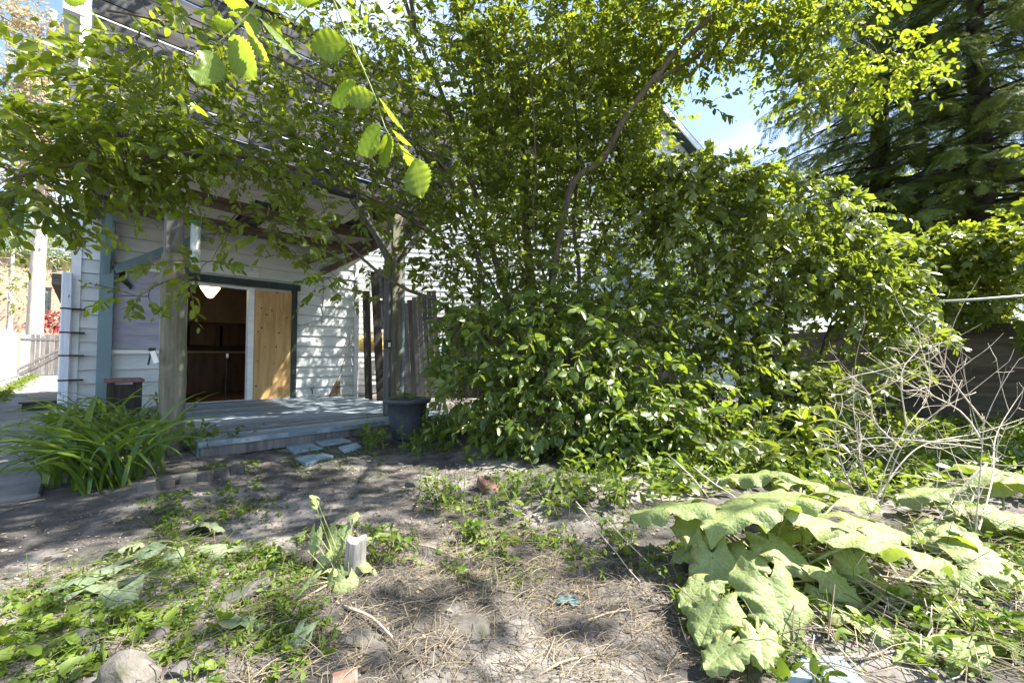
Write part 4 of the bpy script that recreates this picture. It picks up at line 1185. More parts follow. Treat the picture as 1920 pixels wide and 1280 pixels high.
def leafy(root, specs, mat, stalkmat, base, stalk_r=0.008, short=False, **kw):
    for k, (px, py, Y, L, Wd, yaw, pitch, roll) in enumerate(specs):
        c = at(px, py, Y)
        m = Matrix.Rotation(R(yaw), 4, 'Z') @ Matrix.Rotation(R(-pitch), 4, 'Y') @ Matrix.Rotation(R(roll), 4, 'X')
        tip = m @ Vector((1, 0, 0))
        o_ = c - tip * L * 0.45
        gzz = gz(o_.x, o_.y) + 0.04
        o_.z = max(o_.z, gzz)
        lf = link('leaf', big_leaf('leaf', L, Wd, k * 7 + int(px), mat, random.random(), **kw), root, Matrix.Translation(o_ - root.location) @ m)
        b0 = Vector(base) + Vector((random.uniform(-.06, .06), random.uniform(-.06, .06), 0)); b0.z = gz(b0.x, b0.y) - 0.02
        if short:
            b0 = o_ - tip * random.uniform(.03, .10); b0.z = gz(b0.x, b0.y)
        mid = (b0 + o_) / 2 + Vector((0, 0, -0.02)) - tip * 0.05
        MB().tube(resample([b0 - root.location, mid - root.location, o_ - root.location + tip * L * 0.1], 0.06), stalk_r, 6).build('stalk', stalkmat, root, True)
M['stalk'] = surf('green_stalk', (0.12, 0.15, 0.05, 1), (0.22, 0.24, 0.10, 1), 0.5, (30, 30, 30), 4)
bA = gpt(1455, 1090)
bur = empty('burdock_plant', bA, 0, 'burdock with huge pale ruffled leaves at the lower right', 'plant')
leafy(bur, [(1245, 950, 2.00, .30, .32, 185, -4, 14), (1372, 958, 1.85, .34, .36, 205, -6, 16), (1540, 975, 1.85, .32, .34, -40, -6, -14), (1685, 1025, 1.65, .32, .30, -15, -10, -14),
            (1335, 1085, 1.70, .22, .17, 245, -50, 0), (1328, 1160, 1.47, .17, .18, 225, -24, 14), (1462, 1140, 1.50, .22, .24, 268, -40, 0), (1400, 890, 2.5, .34, .30, 165, -6, 10), (1450, 1000, 2.0, .20, .18, 170, -14, 0),
            (1500, 902, 2.45, .30, .28, 60, -5, 0), (1612, 1068, 1.72, .17, .16, -75, -50, 0), (1560, 1135, 1.58, .12, .12, 270, -30, 0), (1350, 1225, 1.33, .13, .12, 205, -14, 0), (1425, 1210, 1.35, .12, .12, 250, -20, 0), (1285, 1030, 1.9, .15, .14, 180, -30, 0), (1600, 930, 2.2, .26, .24, 20, -4, 0), (1310, 985, 1.9, .24, .24, 230, -12, 0), (1440, 930, 2.1, .28, .28, 150, -6, 0), (1480, 1040, 1.75, .2, .2, 300, -20, 0), (1640, 985, 1.9, .26, .26, -5, -8, 0), (1390, 1060, 1.75, .18, .18, 220, -30, 0), (1300, 1110, 1.6, .14, .15, 200, -25, 0), (1580, 1100, 1.62, .15, .16, -60, -30, 0)],
      M['burdock'], M['stalk'], bA, 0.0065)
bB = gpt(1845, 1015)
bur2 = empty('burdock_plant', bB, 0, 'second burdock with broad leaves at the right edge of the picture', 'plant')
leafy(bur2, [(1735, 920, 2.5, .34, .30, 185, -5, 8), (1810, 955, 2.3, .28, .26, 230, -8, 0), (1895, 888, 2.45, .38, .36, -5, -4, 0), (1830, 905, 2.5, .3, .3, 160, -5, 0), (1870, 1040, 1.85, .22, .22, 330, -15, 0), (1790, 1010, 2.0, .22, .22, 250, -15, 0), (1905, 1085, 1.7, .26, .26, -60, -30, 0), (1825, 1050, 1.9, .22, .22, 260, -34, 0), (1850, 1170, 1.5, .2, .16, -25, -20, 0), (1905, 970, 2.1, .24, .24, -30, -10, 0), (1735, 1000, 2.05, .18, .17, 200, -20, 0),
             (1775, 1090, 1.7, .17, .16, 200, -25, 0), (1640, 1185, 1.45, .18, .10, -30, -14, 0), (1720, 1215, 1.35, .17, .09, 190, -10, 0), (1690, 1130, 1.6, .13, .12, 250, -30, 0), (1800, 1230, 1.32, .14, .10, 200, -14, 0)], M['burdock'], M['stalk'], bB, 0.006)
hpb = gpt(640, 1105)
hrt = empty('heart_leaf_plant', hpb, 0, 'heart leaved plant growing around the split log', 'plant')
leafy(hrt, [(628, 1020, 1.92, .125, .115, 265, -55, 0), (588, 1018, 1.9, .10, .06, 262, -70, 0), (600, 1060, 1.85, .085, .07, 240, -60, 0), (650, 1090, 1.85, .12, .10, 20, -10, 0), (620, 1125, 1.72, .12, .085, 262, -60, 10),
            (648, 1118, 1.72, .11, .09, 285, -55, -10), (590, 945, 2.05, .055, .04, 300, -20, 0), (587, 930, 2.05, .05, .035, 150, 10, 0), (665, 965, 2.0, .07, .05, 90, 10, 0), (700, 1010, 2.0, .075, .05, 10, -10, 0),
            (560, 1000, 1.95, .07, .05, 190, -20, 0), (545, 1010, 1.95, .05, .035, 170, -10, 0), (720, 1000, 2.0, .06, .045, 40, -10, 0), (575, 1100, 1.75, .08, .06, 220, -40, 0), (552, 1135, 1.65, .08, .04, 225, -40, 0), (690, 1085, 1.85, .08, .06, -10, -20, 0)],
      M['burdock'], M['stalk'], hpb, 0.0025, nu=8, nv=6, furrow=0.015)
wl2 = gpt(340, 1030)
wilt = empty('wilted_leaf_heap', wl2, 0, 'pulled wilting leaves heaped on the soil at the lower left', 'plant')
leafy(wilt, [(370, 985, 2.35, .13, .12, 160, -30, 0), (405, 985, 2.35, .10, .09, 20, -30, 0), (270, 1025, 2.1, .14, .12, 190, -10, 0), (185, 1070, 1.85, .15, .10, 200, -10, 0), (225, 1055, 1.9, .20, .05, 225, -10, 0), (215, 1090, 1.75, .20, .04, 205, -5, 0),
             (130, 1090, 1.75, .16, .06, 190, -5, 0), (400, 1030, 2.1, .12, .11, 60, -5, 0), (410, 1045, 2.05, .11, .09, 320, -10, 0), (310, 1060, 1.95, .12, .10, 280, -30, 0), (250, 1020, 2.1, .12, .09, 120, -5, 0), (195, 1140, 1.6, .18, .16, 280, -20, 0),
             (160, 1110, 1.7, .2, .05, 200, -5, 0), (455, 1030, 2.1, .08, .07, 30, -10, 0), (460, 1190, 1.5, .13, .06, 10, -10, 0), (555, 1205, 1.42, .09, .08, 250, -30, 0)], M['pale'], M['stalk'], wl2, 0.004, True, nu=8, nv=6)

# ------------------------------------------------------------------ trees and shrubs
def PX(*pts):
    return [np.array(at(*p)) for p in pts]
tb = gpt(1012, 815); tb = Vector((0.34, 5.25, 0.0))
tree = empty('elm_tree', tb, 0, 'many stemmed leafy tree in the middle whose branches hang over the porch', 'tree')
b0 = np.array([0.40, 5.25, -0.05])
limbs = [
    ([b0] + PX((1062, 720, 5.2), (1070, 640, 5.15), (1062, 606, 5.1), (1036, 572, 5.05), (1033, 540, 5.0), (1050, 440, 4.95), (1074, 342, 4.9), (1130, 298, 4.8), (1180, 210, 4.7), (1225, 150, 4.6), (1290, 70, 4.5), (1400, -20, 4.4), (1560, -130, 4.2)), .066, .02),
    (PX((1222, 155, 4.6), (1300, 112, 4.75), (1345, 72, 4.8), (1440, 20, 4.9), (1560, 60, 4.7), (1660, 110, 4.5)), .026, .007),
    ([b0] + PX((975, 690, 5.1), (950, 585, 5.0), (880, 505, 4.8), (800, 432, 4.5), (700, 370, 4.15), (560, 318, 3.7), (430, 290, 3.25), (300, 290, 3.0), (150, 305, 2.8), (30, 330, 2.7)), .055, .009),
    (PX((935, 650, 5.0), (855, 588, 4.8), (810, 560, 4.65), (768, 546, 4.55), (712, 512, 4.4), (660, 468, 4.25), (600, 420, 4.0), (480, 395, 3.7), (400, 440, 3.5)), .030, .006),
    ([b0] + PX((960, 600, 5.35), (915, 440, 5.2), (880, 330, 5.1), (830, 180, 4.9), (780, 60, 4.7), (740, -60, 4.5)), .055, .02),
    ([b0 + [.1, .35, 0]] + PX((1000, 560, 5.6), (985, 400, 5.6), (985, 300, 5.6), (960, 150, 5.5), (940, 0, 5.4), (930, -120, 5.3)), .085, .03),
    ([b0] + PX((1085, 560, 5.4), (1075, 420, 5.4), (1085, 300, 5.3), (1075, 180, 5.1), (1060, 40, 4.9), (1050, -80, 4.8)), .036, .014),
    (PX((905, 530, 4.9), (870, 390, 4.7), (820, 300, 4.4), (700, 215, 3.9), (560, 130, 3.3), (400, 60, 2.9), (200, 20, 2.6)), .028, .007),
    (PX((1030, 545, 5.0), (1000, 440, 4.9), (1005, 330, 4.8), (1000, 200, 4.6), (985, 60, 4.4)), .018, .006),
    (PX((960, 600, 5.0), (890, 470, 4.9), (850, 400, 4.8), (720, 330, 4.3), (640, 300, 4.0)), .02, .006),
    (PX((1050, 440, 4.95), (1130, 430, 4.8), (1200, 415, 4.7)), .010, .004),
    ([np.array(at(1400, -20, 4.4)), np.array([2.9, 3.4, 5.2]), np.array([3.2, 2.4, 5.4]), np.array([2.9, 1.2, 5.4])], .035, .012),
    ([np.array([2.9, 3.4, 5.2]), np.array([3.8, 2.7, 5.4]), np.array([4.4, 1.9, 5.5])], .02, .008),
    ([np.array(at(985, 300, 5.6)), np.array([.5, 7.0, 4.8]), np.array([-.1, 8.2, 5.6])], .04, .012),
    ([np.array(at(780, 60, 4.7)), np.array([-1.2, 3.6, 5.6]), np.array([-1.6, 2.2, 5.5]), np.array([-1.2, 1.2, 5.0])], .028, .010),
]
blobs = [  # px, py, Y, rx, ry, depth, sprays
    (250, 190, 2.95, 130, 90, .3, 35), (400, 270, 3.2, 160, 60, .3, 43), (560, 250, 3.6, 130, 100, .4, 40), (300, 80, 2.8, 140, 60, .3, 16), (480, 90, 3.2, 140, 80, .35, 16),
    (640, 70, 3.9, 120, 100, .5, 40), (720, 230, 4.1, 100, 110, .45, 49), (90, 290, 2.75, 110, 60, .25, 35), (20, 350, 2.7, 60, 70, .25, 15), (110, 395, 2.8, 50, 30, .2, 6), (30, 50, 2.7, 60, 50, .25, 4), (200, 300, 2.9, 110, 60, .3, 30), (330, 312, 3.1, 120, 34, .25, 22), (520, 335, 3.6, 110, 28, .25, 10),
    (250, 552, 3.3, 50, 16, .15, 3), (360, 500, 3.35, 70, 22, .2, 6), (500, 440, 3.6, 90, 30, .25, 8), (610, 410, 3.9, 90, 40, .3, 10), (640, 510, 4.2, 70, 50, .3, 8),
    (860, 120, 4.7, 140, 150, .7, 150), (1000, 120, 4.9, 150, 150, .8, 190), (1150, 90, 5.2, 140, 130, .7, 180), (1280, 50, 4.6, 130, 70, .6, 110), (1420, 40, 4.6, 130, 70, .5, 90), (1550, 60, 4.5, 80, 60, .4, 34),
    (1540, 165, 4.5, 80, 55, .3, 34), (1660, 130, 4.4, 70, 40, .25, 26), (1390, 80, 4.7, 60, 30, .3, 7), (1330, 200, 4.7, 50, 16, .2, 2), (1490, 145, 4.6, 40, 30, .3, 6),
    (860, 320, 4.6, 110, 100, .5, 66), (980, 320, 5.25, 110, 110, .6, 100), (1110, 300, 5.3, 110, 100, .6, 100), (1170, 215, 5.2, 60, 70, .4, 56), (840, 470, 4.5, 90, 70, .4, 40), (950, 470, 4.8, 90, 80, .5, 46), (1080, 450, 5.25, 110, 80, .5, 54), (1180, 350, 5.3, 90, 80, .4, 54), (760, 380, 4.3, 80, 60, .4, 22),
    ('w', 1.7, 3.5, 5.6, 1.6, 0.9, 0.7, 210), ('w', 0.5, 3.0, 5.6, 1.0, 0.8, 0.6, 80), ('w', 2.6, 2.9, 5.5, .9, .6, .5, 80), ('w', 1.3, 2.4, 5.4, .8, .5, .5, 66), ('w', -.2, 2.3, 5.2, .7, .5, .5, 44), ('w', 3.2, 2.5, 5.4, .55, .5, 0.4, 17), ('w', 4.3, 1.7, 5.6, .5, .5, 0.4, 14), ('w', 3.7, 1.3, 5.6, .4, .4, 0.3, 9), ('w', 4.9, 2.4, 5.7, .5, .5, .4, 13), ('w', 2.7, 1.6, 5.4, .5, .4, .4, 11), ('w', 4.0, 3.0, 5.6, .6, .4, .4, 15),  # unseen overhead crown clumps, placed to shade the path and dapple the soil
    ('w', -0.9, 4.6, 6.3, 1.7, 1.2, .7, 100), ('w', 0.8, 6.5, 4.6, 1.7, 1.4, 1.3, 290), ('w', -0.4, 8.5, 5.0, 2.0, 1.3, 1.5, 430), (1085, 400, 4.6, 60, 60, .2, 7), (1150, 250, 4.5, 60, 60, .2, 9), ('w', -2.4, 3.2, 5.6, 1.2, 0.9, 0.7, 40), ('w', 1.2, 4.6, 6.6, 2.0, 1.4, .9, 90),  # 'w' clumps: crown added behind and above to shade wall, deck and parapet
]
plant(tree, limbs, blobs, ELM_T, 'elm', M['elm'], M['bark'], ll=0.088, K=11, L=(0.2, 0.42), droop=0.14, singles=300, dens=1.95)

sb_ = Vector((0.75, 4.75, 0))
shrub = empty('leafy_shrub', sb_, 0, 'bushy shrub with pale pointed leaves in front of the tree stems', 'shrub')
sl_ = []
for (px, py, Y) in ((900, 620, 4.4), (960, 560, 4.5), (1060, 640, 4.3), (1130, 600, 4.4), (1200, 660, 4.3), (1010, 760, 4.1), (1180, 790, 3.95), (900, 740, 4.2), (1280, 700, 4.2), (1240, 820, 3.8)):
    e_ = np.array(at(px, py, Y)); m_ = (np.array(sb_) + e_) / 2 + np.array([0, 0, .15])
    sl_.append(([np.array(sb_) + rng.normal(0, .08, 3) * [1, 1, 0], m_, e_], .016, .005))
plant(shrub, sl_, [(900, 570, 4.6, 70, 40, .3, 22), (990, 550, 4.7, 80, 45, .3, 32), (1090, 545, 4.7, 80, 45, .3, 34), (1190, 540, 4.7, 80, 50, .3, 36), (1260, 590, 4.6, 60, 60, .3, 30), (865, 640, 4.5, 40, 50, .25, 20), (850, 720, 4.4, 40, 40, .25, 16), (900, 640, 4.4, 60, 50, .3, 26), (970, 620, 4.4, 90, 60, .35, 48), (1080, 610, 4.4, 90, 60, .35, 48), (1180, 620, 4.4, 80, 60, .35, 44), (900, 720, 4.25, 70, 50, .3, 34), (1000, 700, 4.2, 100, 60, .35, 66), (1110, 700, 4.1, 100, 70, .35, 74),
                   (1220, 720, 4.1, 90, 80, .35, 70), (970, 780, 4.05, 80, 40, .3, 42), (1090, 790, 3.95, 100, 50, .3, 60), (1200, 810, 3.85, 90, 50, .3, 56), (1160, 850, 3.75, 70, 30, .25, 26), (1290, 800, 3.85, 70, 60, .3, 40)],
      ELM_T, 'shrub', M['shrub'], M['bark'], ll=0.112, K=8, L=(0.18, 0.36), droop=0.4, dens=1.15, name='foliage', stemname='stem', trunkname='twigs', singles=300, upr=0.6, out=0.8)

cb_ = Vector((2.7, 5.4, 0))
creep = empty('creeper_mound', cb_, 0, 'tall mound of creeper with glossy sunlit leaves right of the tree', 'vine')
cl_ = []
for pts in (((1190, 720, 5.4), (1140, 560, 5.4), (1110, 505, 5.4), (1130, 450, 5.4), (1155, 400, 5.3), (1230, 330, 5.3)), ((1400, 800, 5.4), (1380, 600, 5.3), (1330, 450, 5.3), (1300, 340, 5.3)),
            ((1475, 800, 5.3), (1472, 640, 5.2), (1480, 520, 5.2), (1500, 400, 5.2)), ((1500, 800, 5.2), (1560, 600, 5.0), (1640, 520, 4.9), (1690, 500, 4.8)), ((1380, 600, 5.3), (1450, 480, 5.2), (1560, 430, 5.1)),
            ((1450, 800, 4.8), (1500, 740, 4.5), (1600, 720, 4.3)), ((1350, 800, 4.8), (1330, 700, 4.6), (1300, 640, 4.5))):
    q = PX(*pts); q[0][2] = 0.0 if pts[0][1] >= 700 else q[0][2]
    cl_.append((q, .04 if len(cl_) < 3 else .022, .008))
plant(creep, cl_, [(1270, 335, 5.3, 60, 30, .4, 30), (1360, 330, 5.3, 70, 25, .4, 34), (1260, 420, 5.2, 70, 60, .35, 40), (1230, 360, 5.3, 70, 60, .4, 46), (1320, 340, 5.3, 90, 50, .5, 70), (1400, 370, 5.2, 90, 60, .5, 80), (1490, 400, 5.1, 90, 55, .5, 80), (1560, 440, 5.0, 80, 60, .5, 76), (1620, 500, 4.9, 65, 60, .4, 56), (1660, 560, 4.8, 40, 60, .3, 34), (1650, 630, 4.7, 35, 50, .3, 22),
                   (1350, 460, 5.1, 80, 60, .4, 46), (1440, 480, 4.9, 90, 60, .4, 64), (1540, 530, 4.8, 90, 55, .4, 66), (1400, 560, 4.8, 100, 60, .4, 66), (1320, 600, 4.7, 80, 70, .4, 52), (1420, 640, 4.6, 70, 50, .35, 40), (1350, 690, 4.5, 80, 60, .35, 50),
                   (1480, 730, 4.4, 80, 45, .35, 50), (1570, 730, 4.3, 70, 40, .3, 40), (1400, 780, 4.2, 90, 50, .3, 54), (1500, 800, 4.0, 60, 40, .3, 26), (1360, 850, 3.7, 70, 40, .25, 30), (1430, 870, 3.4, 50, 45, .2, 26), (1690, 640, 4.9, 40, 60, .3, 26), (1620, 620, 5.0, 50, 40, .3, 20), (1640, 780, 4.6, 40, 40, .3, 14), (1260, 470, 5.3, 70, 60, .3, 16), (1230, 560, 5.3, 60, 60, .3, 14)],
      NARROW_T + PALM_T[1:2], 'creeper', M['creeper'], M['darkbark'], ll=0.125, K=8, L=(0.2, 0.42), droop=0.45, dens=1.15, name='foliage', stemname='stem', trunkname='twigs', singles=300, upr=0.6, out=0.9, tintpow=0.8)

ib = Vector((1.6, 7.2, 0))
thick = empty('ivy_thicket', ib, 0, 'shaded ivy thicket filling the space behind the tree stems', 'vine')
plant(thick, [(PX((1010, 775, 7.0), (1000, 600, 7.0), (985, 420, 7.0), (985, 320, 6.9)), .10, .05), (PX((1140, 770, 7.1), (1150, 560, 7.1), (1130, 420, 7.0)), .07, .03), (PX((900, 780, 6.9), (905, 640, 6.8), (895, 520, 6.7)), .05, .02)],
      [(985, 480, 7.0, 60, 110, .4, 70), (1090, 480, 7.1, 70, 90, .4, 70), (1190, 470, 7.0, 70, 80, .4, 90), (1240, 400, 6.9, 70, 80, .4, 90), (1290, 480, 6.8, 60, 80, .4, 60), (1000, 610, 7.0, 110, 60, .4, 90), (1140, 610, 7.0, 110, 70, .4, 90), (1250, 580, 6.9, 70, 80, .4, 60), (900, 640, 6.8, 50, 60, .3, 34), (1040, 380, 7.0, 70, 60, .4, 40), (900, 700, 6.6, 60, 40, .3, 30)],
      ELM_T, 'shrub', M['shrub'], M['darkbark'], ll=0.11, K=9, L=(0.25, 0.5), droop=0.4, name='foliage', stemname='stem', trunkname='twigs', singles=120, upr=0.7, out=0.8)

hv = Vector((6.0, 6.2, 0))
hedge = empty('fence_vine', hv, 0, 'yellow green vine tumbling over the board fence at the right edge, with an added shade bush out of view', 'vine')
plant(hedge, [(PX((1700, 800, 6.9), (1710, 640, 6.7), (1720, 520, 6.6)), .03, .01), (PX((1850, 800, 6.3), (1845, 620, 6.2), (1850, 500, 6.1)), .03, .01), (PX((1720, 520, 6.6), (1850, 480, 6.1), (2000, 440, 5.4)), .02, .01), ([np.array([6.3, 4.0, 0.0]), np.array([6.0, 3.8, 1.2]), np.array([5.7, 3.7, 2.4])], .03, .01)],
      [(1690, 500, 6.6, 80, 45, .4, 50), (1770, 490, 6.3, 90, 50, .5, 66), (1860, 460, 6.0, 90, 50, .5, 76), (1920, 470, 5.6, 70, 60, .5, 52), (1720, 560, 6.2, 70, 40, .3, 34), (1820, 555, 5.9, 90, 40, .3, 46), (1900, 580, 5.5, 60, 40, .3, 30), (1740, 650, 6.3, 60, 60, .2, 10), (1650, 700, 6.6, 60, 90, .2, 14), (1990, 480, 5.2, 60, 70, .4, 20), ('w', 5.7, 3.7, 2.3, .9, .45, 1.4, 260), ('w', 6.6, 4.3, 1.8, .6, .5, 1.0, 70)],  # 'w' clumps: bush added out of view, shading the undergrowth at the right
      PALM_T, 'hedge', M['hedge'], M['darkbark'], ll=0.14, K=6, L=(0.2, 0.4), droop=0.35, name='foliage', stemname='stem', trunkname='twigs', singles=300, out=0.9)

def small_plant(name, label, base, h, n, ll, mat, key, T=ELM_T, spread=0.12, K=7, singles=40, cat='plant', group=None, L=None):
    r_ = empty(name, base, 0, label, cat, group)
    P = np.array(base)[None] + rng.normal(0, 1, (n, 3)) * [spread, spread, 0]
    P[:, 2] = gz_np(P[:, 0], P[:, 1]) if base[2] < 0.2 else base[2]
    A = np.stack([rng.normal(0, .45, n), rng.normal(0, .45, n), np.ones(n)], -1)
    Ls = rng.uniform(.5, 1.0, n) * h
    B, Fr, S, tw = sprays(P, A, Ls, K, ll, 0.15, spread=0.9)
    tag(link('stems', tubes_mesh('stems', [t_[::2] for t_ in tw], [np.linspace(.0035, .0015, len(tw[0][::2])) for _ in tw], M['stalk'], 4, np.array(r_.location)), r_), kind='stuff')
    foliage(r_, T, key, B, Fr, S, np.clip(rng.random(len(B)), 0, 1), mat, 'foliage', singles)
    return r_
pc = pot.location
small_plant('potted_weed', 'weak green plant growing in the dark plant pot', Vector((pc.x + .02, pc.y, pc.z + .40)), .24, 9, .06, M['weed'], 'weed', K=6, spread=.07)
small_plant('young_maple', 'bright yellow green seedling between the round post and the deck', gpt(392, 850), .42, 22, .075, M['weed'], 'weed', T=PALM_T, spread=.07, K=6, singles=60)
small_plant('pot_side_weed', 'yellow green weed against the left side of the plant pot', gpt(700, 835), .34, 16, .07, M['weed'], 'weed', spread=.08, K=6)
small_plant('pot_side_weed', 'yellow green weed against the right side of the plant pot', gpt(800, 850), .36, 20, .06, M['weed'], 'weed', T=PALM_T, spread=.12, K=6)
small_plant('nettle_patch', 'leafy nettle patch between the tipped brick and the burdock', gpt(1010, 955), .26, 26, .055, M['weed'], 'weed', spread=.17, K=7)
small_plant('nettle_patch', 'dark leafy weeds under the shrub above the burdock', gpt(1150, 930), .40, 34, .08, M['shrub'], 'shrub', spread=.22, K=7)
small_plant('rosette_weed', 'pale sunlit rosette weed in the middle of the bare soil', gpt(905, 1010), .16, 14, .065, M['weed'], 'weed', T=NARROW_T, spread=.05, K=4)
small_plant('seedling_weed', 'leafy weeds right of the pale rounded stone', gpt(830, 935), .24, 24, .05, M['weed'], 'weed', spread=.14, K=6)
small_plant('seedling_weed', 'low leafy weed right of the split log', gpt(725, 1030), .14, 16, .05, M['weed'], 'weed', spread=.07, K=5)
small_plant('seedling_weed', 'small bright weed at the left margin of the burdock bed', gpt(1165, 1020), .16, 10, .045, M['weed'], 'weed', spread=.04, K=6)
small_plant('seedling_weed', 'white lit ground weed below the first burdock leaf', gpt(1235, 1075), .12, 12, .04, M['weed'], 'weed', spread=.07, K=5)
small_plant('bench_weed', 'small weed in front of the bench behind the lilies', loc(0.2, 2.1), .7, 10, .06, M['weed'], 'weed', spread=.1, K=6)

# ------------------------------------------------------------------ spruces
def needle_spray(n=15, side=5):
    V, Fc = [], []
    def tri(a, b, c):
        k = len(V); V.extend([a, b, c]); Fc.append((k, k + 1, k + 2))
    r2 = random.Random(3)
    def twig(o, d, L, nn):
        d = np.array(d) / np.linalg.norm(d); sd = np.array([-d[1], d[0], 0])
        for i in range(nn):
            u = (i + .5) / nn
            p = np.array(o) + d * L * u
            for sg in (-1, 1):
                q = p + (sd * sg * 0.85 + d * 0.75) * 0.075 * (1.1 - .5 * u) + np.array([0, 0, r2.uniform(-.03, .02)])
                tri(p - d * .018, p + d * .018, q)
    twig((0, 0, 0), (1, 0, -.05), 1.0, n)
    for k in range(side):
        u = .15 + .7 * k / side
        for sg in (-1, 1):
            twig((u, 0, 0), (.75, sg * .65, -.22), .42 * (1.15 - u), 6)
    return np.array(V), np.array(Fc)
NS = [needle_spray(14, 5)]
def spruce(px, Y, label, height, rad, z0, nbr, tr, gap=0.0):
    base = at(px, 640, Y); base.z = 0
    r_ = empty('spruce_tree', base, 0, label, 'tree', 'spruces behind the fence')
    tp = [(0.04 * math.sin(i), 0.04 * math.cos(i * 1.7), height * i / 12) for i in range(13)]
    MB().tube(tp, [tr * (1 - i / 12.6) + .02 for i in range(13)], 12).build('trunk', M['darkbark'], r_, True)
    lines, rads, P, A, U = [], [], [], [], []
    for i in range(nbr):
        f = i / nbr
        z = z0 + (height - z0 - .3) * f
        a = i * 2.399 + rng.normal(0, .2)
        L = rad * (1 - f) ** 0.75 * rng.uniform(.7, 1.1) + .3
        dv = np.array([math.cos(a), math.sin(a), 0])
        u = np.linspace(0, 1, 9)
        ln = dv * (L * u)[:, None] + np.array([0, 0, 1]) * (z + .12 * L * u - .42 * L * u ** 1.6 + .12 * L * np.maximum(0, u - .75) * 2)[:, None]
        lines.append(ln); rads.append(np.linspace(.05 * (1 - f) + .012, .008, 9))
        m = int(5 + L * 6.5)
        for k in range(m):
            uu = .18 + .82 * (k + rng.random()) / m
            p = np.array([np.interp(uu, u, ln[:, c]) for c in range(3)])
            sg = 1 if k % 2 else -1
            sd = np.array([-dv[1], dv[0], 0]) * sg
            ax = dv * .55 + sd * rng.uniform(.3, 1.0) + np.array([0, 0, -rng.uniform(.15, .8)])
            P.append(p); A.append(ax); U.append(.42 + .30 * rng.random() - .12 * uu)
            if rng.random() < .55:
                P.append(p + ax / np.linalg.norm(ax) * .3); A.append(ax * .6 + rng.normal(0, .3, 3) + [0, 0, -.5]); U.append(.34 + .2 * rng.random())
    tag(link('branches', tubes_mesh('branches', lines, rads, M['darkbark'], 5), r_), kind='stuff')
    P, A, U = np.array(P), np.array(A), np.array(U) * 1.15
    Fr = frames(A, np.array([0, 0, 1.0]) + rng.normal(0, .3, P.shape))
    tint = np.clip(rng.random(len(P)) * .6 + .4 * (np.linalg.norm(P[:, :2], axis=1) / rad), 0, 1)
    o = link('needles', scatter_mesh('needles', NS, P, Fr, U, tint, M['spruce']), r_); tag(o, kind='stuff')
spruce(1852, 12.0, 'large spruce with a thick bare lower trunk at the right edge', 17, 4.6, 3.8, 200, .40)
spruce(1662, 14.5, 'spruce with drooping branches reaching left into the blue sky', 19, 5.6, 3.0, 210, .42)

# ------------------------------------------------------------------ far trees
def far_tree(name, label, base, trunk, tr, blobs, mat, bark, ll, dens=1.0, cat='tree', group=None, K=10, L=(.6, 1.2), singles=0):
    r_ = empty(name, base, 0, label, cat, group)
    o = np.array(base)
    MB().tube(resample([np.array(p) - o for p in trunk[0]], .5), list(np.linspace(tr, tr * .35, len(resample([np.array(p) for p in trunk[0]], .5)))), 12).build('trunk', bark, r_, True)
    P, C = blob_pts(blobs, dens)
    nodes = np.concatenate([resample([np.array(p) for p in t_], .4) for t_ in trunk])
    lines, rad, dirs = grow(nodes, P, .02)
    for t_ in trunk[1:]:
        q = resample([np.array(p) for p in t_], .4); lines.append(q); rad.append(np.linspace(tr * .4, .03, len(q)))
    A = dirs * .5 + norm(P - C) * .6 + rng.normal(0, .5, P.shape)
    B, Fr, S, tw = sprays(P, A, rng.uniform(L[0], L[1], len(P)), K, ll, .15, upr=.8)
    tag(link('branches', tubes_mesh('branches', lines, rad, bark, 5, o), r_), kind='stuff')
    tint = np.clip(np.repeat(rng.random(len(P)), K) * .6 + rng.random(len(B)) * .4, 0, 1)
    tag(link('crown', scatter_mesh('crown', ELM_T, B - o, Fr, S, tint, mat), r_), kind='stuff')
fb = at(62, 640, 27); fb.z = 0
far_tree('blossoming_tree', 'tall pale trunked tree with tan young leaves behind the lane gate', fb,
         [PX((62, 690, 27), (66, 600, 27), (72, 480, 27), (78, 400, 27), (84, 250, 27), (92, 120, 27), (100, 20, 27)), PX((76, 420, 27), (40, 300, 26.5), (20, 180, 26), (10, 60, 26)), PX((82, 280, 27), (120, 200, 27), (150, 120, 27.5))], .42,
         [(30, 140, 26, 45, 45, 1.5, 46), (90, 60, 27, 60, 40, 1.5, 50), (35, 230, 26, 45, 40, 1.5, 44), (110, 190, 27, 50, 45, 1.5, 50), (60, 300, 26, 70, 40, 1.5, 50), (125, 270, 27, 40, 50, 1.5, 36), (20, 40, 26, 40, 30, 1.5, 22), (60, 350, 26, 60, 30, 1.5, 30)], M['blossom'], M['palebark'], .24, 3.0)
gb = at(20, 640, 30); gb.z = 0
far_tree('far_green_tree', 'light green tree behind the bleached fence at the left edge', gb, [PX((15, 690, 30), (20, 560, 30), (25, 450, 30))], .2, [(20, 520, 29, 70, 60, 2, 110), (100, 470, 33, 50, 50, 2, 70), (40, 450, 31, 60, 40, 2, 60), (125, 460, 34, 40, 60, 2, 50)], M['fargreen'], M['palebark'], .22)
rb_ = at(100, 640, 29); rb_.z = 0
far_tree('red_shrub', 'red leaved shrub showing over the lane gate', rb_, [PX((100, 690, 29), (100, 620, 29))], .06, [(100, 605, 29, 30, 17, 1, 70)], M['red'], M['darkbark'], .2, cat='shrub', L=(.4, .8))
gb2 = at(1790, 640, 19); gb2.z = 0
